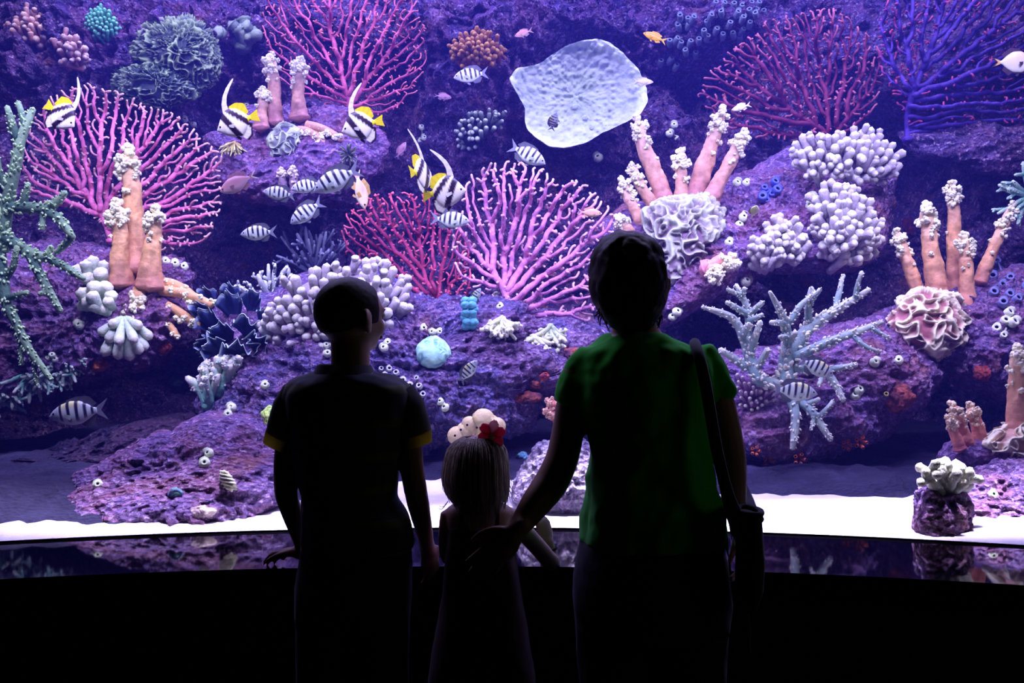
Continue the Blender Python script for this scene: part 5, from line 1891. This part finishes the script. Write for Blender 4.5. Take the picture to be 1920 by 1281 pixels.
def head(mb, c, yaw, s=1.0, child=False):
    """c is the middle of the skull; the face looks along +y turned to the right by yaw degrees"""
    R = rotz(-math.radians(yaw))

    def at(x, y, z):
        return np.asarray(c) + R @ (np.array([x, y, z]) * s)
    e = lambda p, r, rot=None: mb.ball(at(*p), np.array(r) * s, sub=3, rot=R if rot is None else R @ rot)
    e((0, 0, 0), (.072, .092, .084))
    e((0, .025, -.03), (.064, .066, .072))
    e((0, .038, -.062), (.048, .048, .042))
    e((0, .066, -.084), (.022, .022, .018))                       # chin
    for k in (-1, 1):
        e((k * .036, .056, -.040), (.026, .028, .026))            # cheek
        e((k * .031, .079, .004), (.020, .010, .008))             # brow
        q = .070 if child else .078                               # ears lie close under long hair
        e((k * q, -.004, -.026), (.010, .020, .030), rot=rotz(k * .45))
        e((k * (q + .006), -.010, -.020), (.006, .014, .022), rot=rotz(k * .6))
        e((k * (q - .002), .002, -.050), (.007, .010, .011))      # lobe
        e((k * .009, .098, -.040), (.007, .009, .007))            # nostril wing
    mb.tube([at(0, .088, .0), at(0, .100, -.022), at(0, .108, -.036)], np.array([.008, .010, .011]) * s)   # nose
    e((0, .088, -.060), (.022, .010, .006))
    e((0, .086, -.069), (.019, .010, .006))
    return at, R


def face_parts(at, R, s, root):
    for k in (-1, 1):
        MB().ball(at(k * .031, .079, -.010), np.array([.0125, .0125, .0115]) * s, sub=2).build('eye', M_EYEW, root)
    MB().ball(at(0, .094, -.0645), np.array([.021, .006, .008]) * s, sub=2, rot=R).build('mouth', M_LIP, root)


def hand(mb, w, dr, up, s=1.0, curl=.5, side=1, spread=.12):
    """w wrist, dr towards the fingertips, up the back of the hand; side: which way the thumb points"""
    w, dr, up = (np.asarray(q, float) for q in (w, dr, up))
    dr = dr / np.linalg.norm(dr)
    up = up - dr * up.dot(dr)
    up /= np.linalg.norm(up)
    sd = np.cross(dr, up) * side
    rot = np.stack([sd, dr, up], 1)
    mb.ball(w + dr * .045 * s, np.array([.038, .050, .015]) * s, sub=3, rot=rot)
    mb.tube([w - dr * .03 * s, w + dr * .02 * s], np.array([.023, .024]) * s, n=10)
    for k, (l, o) in enumerate(((.066, .027), (.076, .0095), (.071, -.009), (.055, -.026))):
        b = w + dr * (.084 - .004 * abs(k - 1.3)) * s + sd * o * s
        a0 = spread * (1.5 - k) * .7
        d0 = dr * math.cos(a0) + sd * math.sin(a0)
        pts = [b - d0 * .02 * s, b]
        q, an = b.copy(), 0.0
        for j, f in enumerate((.42, .32, .26)):
            an += curl * (.5, .9, .7)[j]
            q = q + (d0 * math.cos(an) - up * math.sin(an)) * l * f * s
            pts.append(q)
        mb.tube(pts, np.array([.0088, .0092, .0085, .0078, .0062]) * s, n=8)
    b = w + dr * .02 * s + sd * .026 * s
    t1 = b + (sd * .6 + dr * .75 - up * .15) * .036 * s
    t2 = t1 + (sd * .3 + dr * .9 - up * (.15 + curl * .4)) * .030 * s
    t3 = t2 + (dr * .9 + sd * .05 - up * (.2 + curl * .5)) * .022 * s
    mb.tube([b - sd * .01 * s, b, t1, t2, t3], np.array([.012, .0125, .0105, .0095, .007]) * s, n=8)


def limb(mb, pts, D, n=14):
    """pts: (x, y, half width px[, dy m]) seen at distance D"""
    p = np.array([P(q[0], q[1], D + (q[3] if len(q) > 3 else 0)) for q in pts])
    r = np.array([q[2] * D / F for q in pts])
    s = np.linspace(0, len(pts) - 1, 6 * len(pts))
    k = np.arange(len(pts))
    path = np.stack([np.interp(s, k, p[:, j]) for j in range(3)], 1)
    rr = np.interp(s, k, r)
    for _ in range(4):
        path[1:-1] = (path[:-2] + 2 * path[1:-1] + path[2:]) / 4
        rr[1:-1] = (rr[:-2] + 2 * rr[1:-1] + rr[2:]) / 4
    mb.tube(path, rr, n=n)
    return path


def torso(mb, secs, D, n=36, power=2.3, cap=True):
    """secs: (cx, y, half width px, half depth m[, dy])"""
    a = np.array([(*q, 0) if len(q) == 4 else q for q in secs], float)
    s = np.linspace(0, len(a) - 1, 5 * len(a))
    k = np.arange(len(a))
    b = np.stack([np.interp(s, k, a[:, j]) for j in range(5)], 1)
    for _ in range(3):
        b[1:-1] = (b[:-2] + 2 * b[1:-1] + b[2:]) / 4
    mb.loft([(P(q[0], q[1], D + q[4]), q[2] * D / F, q[3]) for q in b], n=n, power=power, cap=cap)


def legs(mb, D, hips, rx, y0, knee=.47, lift=1.0, foot=True):
    """two legs from the hips down to the floor"""
    fl = 640.5 + CZ / D * F
    for cx in hips:
        ky = fl - .47 * lift / D * F
        limb(mb, [(cx, y0, rx), (cx, (y0 + ky) / 2, rx * .88), (cx, ky, rx * .66), (cx, ky + (fl - ky) * .35, rx * .62), (cx, fl - 22, rx * .42)], D)
        if foot:
            c = P(cx, fl, D)
            mb.ball((c[0], c[1] + .055, .034), (.042 * lift, .115 * lift, .034), sub=3)


def person(loc, label, group=None):
    return thing('person', loc, label, 'person', group)


# ---------------------------------------------------------------- the boy
D = 2.2
boy = person(P(655, 640.5 + CZ / D * F, D), 'boy with cropped hair in a dark polo shirt with yellow cuffs, looking right')
mb = MB()
hc = P(654, 584, D)
at, R = head(mb, hc, 42, .87)
limb(mb, [(657, 640, 37, .0), (657, 690, 36, -.01), (655, 720, 44, -.01)], D, n=20)
torso(mb, [(652, 700, 60, .05), (652, 740, 105, .08), (652, 800, 98, .09), (652, 900, 84, .085), (655, 1000, 88, .09), (662, 1080, 98, .10), (662, 1130, 96, .10)], D)
limb(mb, [(556, 738, 27), (543, 800, 24), (534, 870, 22), (535, 925, 22), (551, 972, 20, .05), (564, 1012, 16, .13), (566, 1034, 13, .17)], D)
limb(mb, [(752, 738, 27), (766, 800, 24), (772, 880, 23), (783, 940, 22, .02), (794, 990, 18, .08), (802, 1030, 14, .15)], D)
hand(mb, P(566, 1034, D + .19), (-.75, .55, -.15), (0, .1, 1), .82, .45, -1)
hand(mb, P(802, 1030, D + .16), (.08, .55, -.75), (.3, -.75, .6), .85, .35, -1)
legs(mb, D, (612, 708), 50, 1110)
o = fuse(mb.build('body', M_SKIN, boy), .006, 5)
o['label'] = 'boy\'s bare head, neck, arms and hands'
face_parts(at, R, .86, boy)
# cropped hair: a cap that follows the skull
b, f = ico(4)
q = b * np.array([.0765, .0965, .0885])
fr = np.clip((b[:, 1] - .45) / .3, 0, 1) * np.clip((.62 - b[:, 2]) / .3, 0, 1)
lo = np.clip((-.30 - b[:, 2] - .45 * np.clip(-b[:, 1], 0, 1)) / .25, 0, 1)
q = q * (1 - .14 * np.maximum(fr, lo))[:, None] * .86
q = q * (1 + .012 * vnoise(b * 22, 3))[:, None]
mb = MB().add((R @ q.T).T + hc, f)
mb.build('hair', hair_mat('short_dark_hair', (.018, .012, .009), .03), boy)
M_POLO = cloth_mat('dark_striped_polo_cloth', [(.055, .06, .085), (.11, .115, .06)], 14)
M_POLO_S = cloth_mat('sleeve_cloth', [(.14, .14, .15)], trans=.45)
M_CUFF = cloth_mat('yellow_cuff_cloth', [(.75, .62, .06)], trans=.65)
mb = MB()
torso(mb, [(646, 696, 52, .062), (648, 705, 84, .078), (651, 717, 108, .09), (653, 732, 120, .098), (654, 752, 122, .102), (653, 790, 110, .108), (650, 840, 101, .108), (650, 890, 94, .105), (654, 930, 88, .105), (664, 968, 98, .112), (668, 1005, 104, .118), (668, 1030, 104, .12)], D)
limb(mb, [(600, 728, 30), (566, 740, 35), (549, 764, 34), (541, 788, 31)], D)
limb(mb, [(706, 728, 30), (740, 740, 35), (758, 764, 34), (767, 788, 31)], D)
o = fuse(mb.build('polo_shirt', M_POLO, boy), .007, 5, .022)
mb = MB()
torso(mb, [(645, 684, 49, .062), (646, 700, 57, .072)], D, cap=False)
torso(mb, [(645, 683, 46, .058), (646, 700, 56, .070)], D, cap=False)
mb.build('collar', M_POLO_S, boy)


def sleeve(pts, cuff, thing_):
    """an open thin sleeve with a separate contrasting hem"""
    p = [P(q[0], q[1], D) for q in pts]
    mb = MB().loft([(p[i], pts[i][2] * D / F, pts[i][2] * D / F * .95, pts[i][3]) for i in range(len(pts))], n=26, cap=False)
    mb.build('sleeve', M_POLO_S, thing_)
    q = [P(c[0], c[1], D) for c in cuff]
    mb = MB().loft([(q[i], cuff[i][2] * D / F, cuff[i][2] * D / F * .95, cuff[i][3]) for i in range(len(cuff))], n=26, cap=False)
    mb.build('cuff', M_CUFF, thing_)


sleeve([(562, 742, 36, -.65), (545, 770, 36, -.5), (533, 803, 33, -.44), (527, 821, 30.5, -.42)], [(527, 819, 31, -.42), (520, 840, 29, -.42)], boy)
sleeve([(746, 742, 36, .65), (764, 770, 36, .5), (775, 800, 33, .4), (780, 817, 30.5, .32)], [(780, 815, 31, .32), (783, 837, 28.5, .3)], boy)
M_SHORTS = cloth_mat('dark_blue_cloth', [(.018, .02, .035)])
mb = MB()
torso(mb, [(668, 1015, 100, .112), (666, 1060, 106, .12), (664, 1120, 108, .125), (662, 1160, 106, .125)], D)
for cx in (612, 710):
    limb(mb, [(cx, 1130, 58), (cx, 1250, 58), (cx, 1380, 54)], D)
fuse(mb.build('shorts', M_SHORTS, boy), .008, 4, .01)
M_SHOE = plain_mat('dark_shoe', (.02, .02, .022), .6, .3, .1)
fl = 640.5 + CZ / D * F
for cx in (612, 708):
    c = P(cx, fl, D)
    mb = MB()
    mb.ball((c[0], c[1] + .05, .036), (.048, .125, .036), sub=3)
    mb.ball((c[0], c[1] - .02, .06), (.044, .055, .05), sub=3)
    fuse(mb.build('shoe', M_SHOE, boy), .006, 4)

# ---------------------------------------------------------------- the girl
D = 2.27
girl = person(P(898, 640.5 + CZ / D * F, D), 'small girl with pale blond hair and pink flower clip between boy and woman')
mb = MB()
hc = P(895, 872, D)
at, R = head(mb, hc, 8, .80, True)
limb(mb, [(898, 915, 26), (899, 945, 26), (899, 970, 40)], D, n=20)
torso(mb, [(898, 940, 34, .05), (898, 952, 62, .06), (898, 975, 62, .068), (900, 1020, 58, .072), (902, 1080, 62, .078), (902, 1150, 68, .085), (902, 1200, 66, .085)], D)
limb(mb, [(842, 962, 17), (838, 1000, 17), (838, 1040, 16, .04), (850, 1056, 14, .11), (864, 1058, 12, .17)], D)
limb(mb, [(956, 966, 18), (985, 1000, 18, .04), (1012, 1030, 18, .10), (1034, 1056, 18, .17), (1035, 1052, 16, .18), (1031, 1036, 14, .19), (1028, 1024, 13, .195)], D)
hand(mb, P(864, 1056, D + .18), (.8, .5, -.1), (0, .1, 1), .66, .5, 1)
hand(mb, P(1027, 1026, D + .195), (-.2, .1, 1), (.75, -.6, .2), .78, 1.55, -1)
legs(mb, D, (872, 930), 38, 1180, lift=.72)
o = fuse(mb.build('body', M_SKIN2, girl), .005, 4)
o['label'] = 'girl\'s bare shoulders, arms and hands'
face_parts(at, R, .80, girl)
M_BLOND = hair_mat('blond_hair', (.82, .72, .64), .75)
hb = [(895, 815, 14, .02), (895, 824, 38, .055), (894, 842, 52, .075, .0), (893, 868, 58, .082, -.005), (892, 895, 60, .082, -.008), (895, 922, 57, .075, -.015), (899, 945, 46, .058, -.035), (901, 965, 40, .042, -.052), (903, 990, 30, .025, -.066)]
mb = MB()
torso(mb, [(q[0], q[1] + 3, max(5, q[2] - 12), q[3] * .86, *q[4:]) for q in hb], D, n=40, power=2.0)
v = mb.v[0]
v += .004 * np.stack([vnoise(v * np.array([90, 90, 12]), 1), vnoise(v * np.array([90, 90, 12]), 2), 0 * v[:, 0]], 1)
hair = mb.build('hair', M_BLOND, girl)
mb = MB()
rng = np.random.default_rng(4)
a = np.array([(*q, 0) if len(q) == 4 else q for q in hb], float)
for i in range(950):
    th = rng.uniform(0, 2 * PI)
    y1 = rng.uniform(930, 995) if abs(math.cos(th)) < .75 else rng.uniform(915, 958)
    fly = rng.random() < .08
    kk = rng.uniform(.84, 1.08)
    pts = []
    for y in np.linspace(820, y1, 11):
        cx, hw, hd, dy = (np.interp(y, a[:, 1], a[:, j]) for j in (0, 2, 3, 4))
        k = kk
        ex = max(0, (y - 890) / 60) * (rng.uniform(2, 9) if fly else rng.uniform(-1, 3)) * math.cos(th)
        if fly and math.cos(th) > .3:
            ex += max(0, (y - 880) / 60) ** 1.5 * 8
        p = P(cx + math.cos(th) * hw * k + ex, y, D + dy)
        p[1] += math.sin(th) * hd * k
        pts.append(p)
    mb.tube(pts, np.linspace(.0007, .0004, 11), n=4)
for (x0, y0, x1, y1) in ((948, 895, 972, 930), (945, 880, 968, 905), (950, 905, 968, 940), (840, 940, 824, 948), (836, 945, 822, 952)):
    pts = [P(x0 + (x1 - x0) * t, y0 + (y1 - y0) * t + 6 * math.sin(t * 3), D) for t in np.linspace(0, 1, 8)]
    mb.tube(pts, np.linspace(.0012, .0005, 8), n=4)
mb.build('hair_strands', M_BLOND, girl)
M_PETAL = cloth_mat('pink_petal', [(.85, .12, .24)], trans=.5)
M_PETAL2 = cloth_mat('pale_petal', [(.9, .55, .56)], trans=.5)
fc = P(922, 818, D - .02)
clip = thing('hair_flower', fc, '', '')
for k in ('label', 'category'):
    del clip[k]
clip.parent = girl
clip.location = np.array(fc) - np.array(ORIG[girl.name])
for k in range(6):
    an = k * PI / 3 + .3
    mb = MB()
    o_ = np.array([math.cos(an), 0, math.sin(an)])
    mb.ball(fc + o_ * .017 + np.array([0, -.004, .004]), (.016, .006, .012), sub=2, rot=np.stack([o_, [0, 1, 0], np.cross(o_, [0, 1, 0])], 1), noise=.2, seed=k)
    mb.build('petal', M_PETAL if k in (0, 2, 3, 5) else M_PETAL2, clip)
MB().ball(fc + np.array([0, -.012, 0]), .007, sub=2).build('flower_centre', M_PETAL2, clip)
M_DRESS = cloth_mat('dark_red_cloth', [(.05, .012, .014)])
mb = MB()
torso(mb, [(899, 978, 60, .074), (900, 1010, 63, .078), (903, 1060, 68, .086), (903, 1120, 76, .095), (903, 1250, 98, .12), (903, 1400, 116, .14)], D)
fuse(mb.build('dress', M_DRESS, girl), .007, 4, .01)
for x in (866, 932):
    mb = MB()
    mb.tube([P(x, 985, D - .078), P(x, 965, D - .072), P(x, 950, D - .055), P(x, 943, D - .02), P(x, 947, D + .03)], .006, n=6, flat=((0, 1, 0), .5))
    mb.build('dress_strap', M_DRESS, girl)
mb = MB()
t = np.linspace(0, 2 * PI, 17)
wc = P(1029, 1032, D + .189)
mb.tube([wc + np.array([math.cos(k) * .0185, math.sin(k) * .0185, .006 * math.cos(k)]) for k in t], .003, n=6, cap=False)
mb.build('bracelet', M_BLACK, girl)
fl = 640.5 + CZ / D * F
for cx in (872, 930):
    c = P(cx, fl, D)
    mb = MB()
    mb.ball((c[0], c[1] + .04, .028), (.036, .09, .028), sub=3)
    mb.ball((c[0], c[1] - .015, .045), (.032, .04, .038), sub=3)
    fuse(mb.build('shoe', M_SHOE, girl), .006, 4)

# ---------------------------------------------------------------- the woman
D = 2.2
woman = person(P(1210, 640.5 + CZ / D * F, D), 'tall woman with short dark hair in a green t-shirt, arm round the girl')
mb = MB()
hc = P(1178, 516, D)
at, R = head(mb, hc, -4, 1.0)
limb(mb, [(1186, 575, 42), (1190, 620, 43), (1198, 655, 58)], D, n=20)
torso(mb, [(1196, 630, 52, .05), (1202, 655, 100, .075), (1207, 690, 125, .095), (1208, 750, 120, .11), (1212, 830, 104, .105), (1218, 900, 108, .105), (1222, 980, 116, .108), (1222, 1080, 126, .125), (1222, 1160, 128, .125)], D)
limb(mb, [(1090, 695, 34), (1078, 740, 33), (1067, 800, 31), (1055, 860, 31, -.02), (1034, 906, 33, -.03), (1006, 942, 29, -.05), (985, 972, 24, -.06), (968, 996, 18, -.07)], D)
limb(mb, [(1322, 690, 34), (1343, 740, 31), (1358, 800, 31), (1369, 860, 31), (1374, 910, 27, .0), (1378, 960, 20, -.02), (1384, 985, 16, -.03)], D)
hand(mb, P(968, 996, 2.122), (-.68, .05, -.72), (.0, -1, .1), .92, .3, 1)
hand(mb, P(1385, 985, 2.165), (.15, -.1, -1), (1, 0, .1), .92, .6, -1)
legs(mb, D, (1155, 1290), 72, 1150)
o = fuse(mb.build('body', M_SKIN, woman), .006, 5)
o['label'] = 'woman\'s bare neck, arms and hands'
face_parts(at, R, 1.0, woman)
M_DARKHAIR = hair_mat('dark_brown_hair', (.016, .010, .008), .03)
mb = MB()
hw = [(1176, 433, 14, .02), (1176, 443, 44, .055), (1176, 464, 62, .080), (1177, 492, 71, .094, -.004), (1178, 522, 73.5, .098, -.008), (1178, 550, 73, .092, -.012), (1180, 572, 66, .078, -.02), (1182, 592, 56, .06, -.03), (1184, 610, 42, .045, -.036), (1186, 622, 28, .03, -.04)]
torso(mb, hw, D, n=48, power=2.05)
# the front of the cut is open: push the hair back from the face
v = mb.v[0]
m = (v[:, 1] > D + .045) & (v[:, 2] < hc[2] + .045)
v[m, 1] = D + .045
o = fuse(mb.build('hair', M_DARKHAIR, woman), .006, 3, .012, CLOUD2)
rng = np.random.default_rng(8)
for s_ in (-1, 1):
    mb = MB()
    for i in range(26):
        x0, y0 = 1180 + s_ * rng.uniform(34, 58), rng.uniform(565, 595)
        x1, y1 = x0 + s_ * rng.uniform(-12, 8), y0 + rng.uniform(10, 34)
        dd = D - rng.uniform(0, .05)
        mb.tube([P(x0, y0, dd), P((x0 + x1) / 2 + s_ * 4, (y0 + y1) / 2, dd), P(x1, y1, dd)], [.002, .0015, .0006], n=4)
    mb.build('hair_strands', M_DARKHAIR, woman)
M_TEE = cloth_mat('green_jersey', [(.03, .58, .02)])
mb = MB()
torso(mb, [(1194, 626, 56, .06), (1198, 640, 82, .075), (1204, 658, 114, .095), (1207, 690, 136, .115), (1208, 745, 130, .128), (1212, 800, 114, .125), (1217, 850, 112, .122), (1220, 900, 121, .125), (1225, 950, 131, .135), (1223, 990, 136, .142), (1221, 1020, 136, .145)], D)
limb(mb, [(1120, 680, 44), (1092, 705, 41), (1076, 735, 36), (1070, 757, 34)], D)
limb(mb, [(1300, 672, 44), (1326, 700, 41), (1343, 732, 34), (1349, 748, 33)], D)
limb(mb, [(1350, 960, 16, -.02), (1360, 1000, 10, -.02), (1366, 1040, 6, -.02), (1369, 1078, 3, -.02)], D)
o = fuse(mb.build('t_shirt', M_TEE, woman), .007, 5, .026)
M_TROUS = cloth_mat('navy_trousers', [(.012, .013, .024)])
mb = MB()
torso(mb, [(1221, 1005, 132, .138), (1222, 1060, 143, .148), (1222, 1130, 147, .15), (1222, 1180, 142, .145)], D)
for cx in (1153, 1291):
    limb(mb, [(cx, 1150, 78), (cx, 1300, 70), (cx, 1450, 54), (cx, 1600, 50), (cx, 1775, 44)], D)
fuse(mb.build('trousers', M_TROUS, woman), .009, 4, .012)
fl = 640.5 + CZ / D * F
for cx in (1155, 1290):
    c = P(cx, fl, D)
    mb = MB()
    mb.ball((c[0], c[1] + .05, .036), (.048, .13, .036), sub=3)
    mb.ball((c[0], c[1] - .02, .055), (.042, .05, .045), sub=3)
    fuse(mb.build('shoe', M_SHOE, woman), .006, 4)

# ---------------------------------------------------------------- the woman's bag
M_BAG = cloth_mat('dark_grey_canvas', [(.045, .05, .06)])
bd = 2.08
bag = thing('shoulder_bag', P(1405, 1130, bd), 'dark canvas bucket bag hanging from the woman\'s right shoulder', 'bag')
mb = MB()
torso(mb, [(1405, 962, 21, .050), (1406, 1000, 22, .055), (1406, 1060, 23, .062), (1405, 1110, 22, .062), (1402, 1140, 16, .045)], bd, n=30)
fuse(mb.build('bag_body', M_BAG, bag), .006, 3, .008)
mb = MB()
c = P(1405, 958, bd)
rp = [c + np.array([math.cos(k) * 20 * bd / F, math.sin(k) * .050, .003 * math.sin(k * 24)]) for k in np.linspace(0, 2 * PI, 49)]
mb.tube(rp, .0065, n=8, cap=False)
mb.tube([q + np.array([0, 0, -.013]) for q in rp], .0055, n=8, cap=False)
mb.build('bag_rim', M_BAG, bag)
mb = MB()
sp_ = [P(1392, 970, bd), P(1378, 960, 2.06), P(1362, 920, 2.05), P(1345, 850, 2.055), P(1333, 780, 2.065), P(1322, 715, 2.075), P(1311, 668, 2.10), P(1304, 648, 2.15), P(1302, 642, 2.2), P(1306, 660, 2.29), P(1330, 760, 2.33), P(1375, 880, 2.33), P(1405, 940, 2.25), P(1412, 965, 2.12)]
s = np.linspace(0, len(sp_) - 1, 70)
k = np.arange(len(sp_))
path = np.stack([np.interp(s, k, np.array(sp_)[:, j]) for j in range(3)], 1)
for _ in range(4):
    path[1:-1] = (path[:-2] + 2 * path[1:-1] + path[2:]) / 4
mb.tube(path, .0125, n=10, flat=((0, 1, 0), .35))
mb.build('bag_strap', M_BAG, bag)
mb = MB()
limb(mb, [(1392, 1060, 12), (1394, 1120, 10), (1400, 1180, 8), (1405, 1225, 3)], bd - .03)
mb.build('strap_tail', M_BAG, bag)
# ------------------------------------------------------------------ light
def area(name, loc, target, size, power, color, sy=None, spread=180):
    d = bpy.data.lights.new(name, 'AREA')
    d.energy = power
    d.color = color
    d.shape = 'RECTANGLE'
    d.size = size
    d.size_y = sy or size
    d.spread = math.radians(spread)
    o = bpy.data.objects.new(name, d)
    o.location = loc
    o.rotation_euler = (Vector(target) - Vector(loc)).to_track_quat('-Z', 'Y').to_euler()
    COL.objects.link(o)
    return o


LC = tuple(LIGHT)
LC = (.61, .52, 1.0)
area('tank_lamp', (-1.3, 4.35, 3.95), (-1.3, 4.35, 1), 2.3, 82, LC, .8)
area('tank_lamp', (1.3, 4.35, 3.95), (1.3, 4.35, 1), 2.3, 82, LC, .8)
area('tank_lamp', (0, 3.08, 3.0), (0, 4.3, 1.35), 4.2, 64, LC, .12, 100)
area('tank_lamp', (.58, 2.95, 3.3), (.58, 2.95, .8), 2.6, 26, (.66, .58, 1), .04, 12)
area('tank_lamp', (-1.35, 2.95, 3.3), (-1.35, 2.95, .8), 1.1, 3.5, (.66, .58, 1), .04, 12)
area('blue_fill', (0, 3.12, 3.1), (0, 4.6, 1.4), 4.2, 36, (.06, .05, 1.0), .2, 130)  # two unseen blue fills, added to tint the shadows and haze
area('blue_fill', (0, 4.9, 3.9), (0, 4.6, 1.4), 4.4, 60, (.05, .05, 1.0), .6)
# an unseen faint lamp, added at the right to light the shirts
area('side_fill', (2.2, 1.55, 1.35), (.3, 2.15, 1.0), .4, .38, (1, .95, .85), .4)

def water_mat():
    m, nt, out = new_mat('blue_water')
    v = nt.nodes.new('ShaderNodeVolumeScatter')
    v.inputs['Color'].default_value = (.13, .13, 1.0, 1)
    v.inputs['Density'].default_value = .036
    v.inputs['Anisotropy'].default_value = 0
    nt.links.new(v.outputs[0], out.inputs['Volume'])
    return m


o = strip(lambda x: y_glass(x) + .045, lambda x: 0 * x + 6.6, SILL + .002, 3.25, -2.25, 2.25, 40).build('water', water_mat(), smooth=False)
import bmesh
bm = bmesh.new()
bm.from_mesh(o.data)
bmesh.ops.recalc_face_normals(bm, faces=bm.faces)
bm.to_mesh(o.data)
bm.free()
tag(o, 'hazy blue water filling the aquarium', 'water', kind='structure')

w = bpy.data.worlds.new('world')
w.use_nodes = True
w.node_tree.nodes['Background'].inputs[0].default_value = (0, 0, 0, 1)
w.node_tree.nodes['Background'].inputs[1].default_value = 0
S.world = w

vs = S.view_settings
vs.view_transform = 'Standard'
vs.look = 'None'
vs.gamma = 1
vs.exposure = 0
vs.use_curve_mapping = False
S.cycles.max_bounces = 5
S.cycles.diffuse_bounces = 2
S.cycles.glossy_bounces = 2
S.cycles.adaptive_threshold = .025
S.cycles.transparent_max_bounces = 12
S.cycles.use_denoising = True
S.cycles.caustics_reflective = False
S.cycles.caustics_refractive = False

S.cycles.volume_bounces = 0
S.cycles.volume_step_rate = 2.0
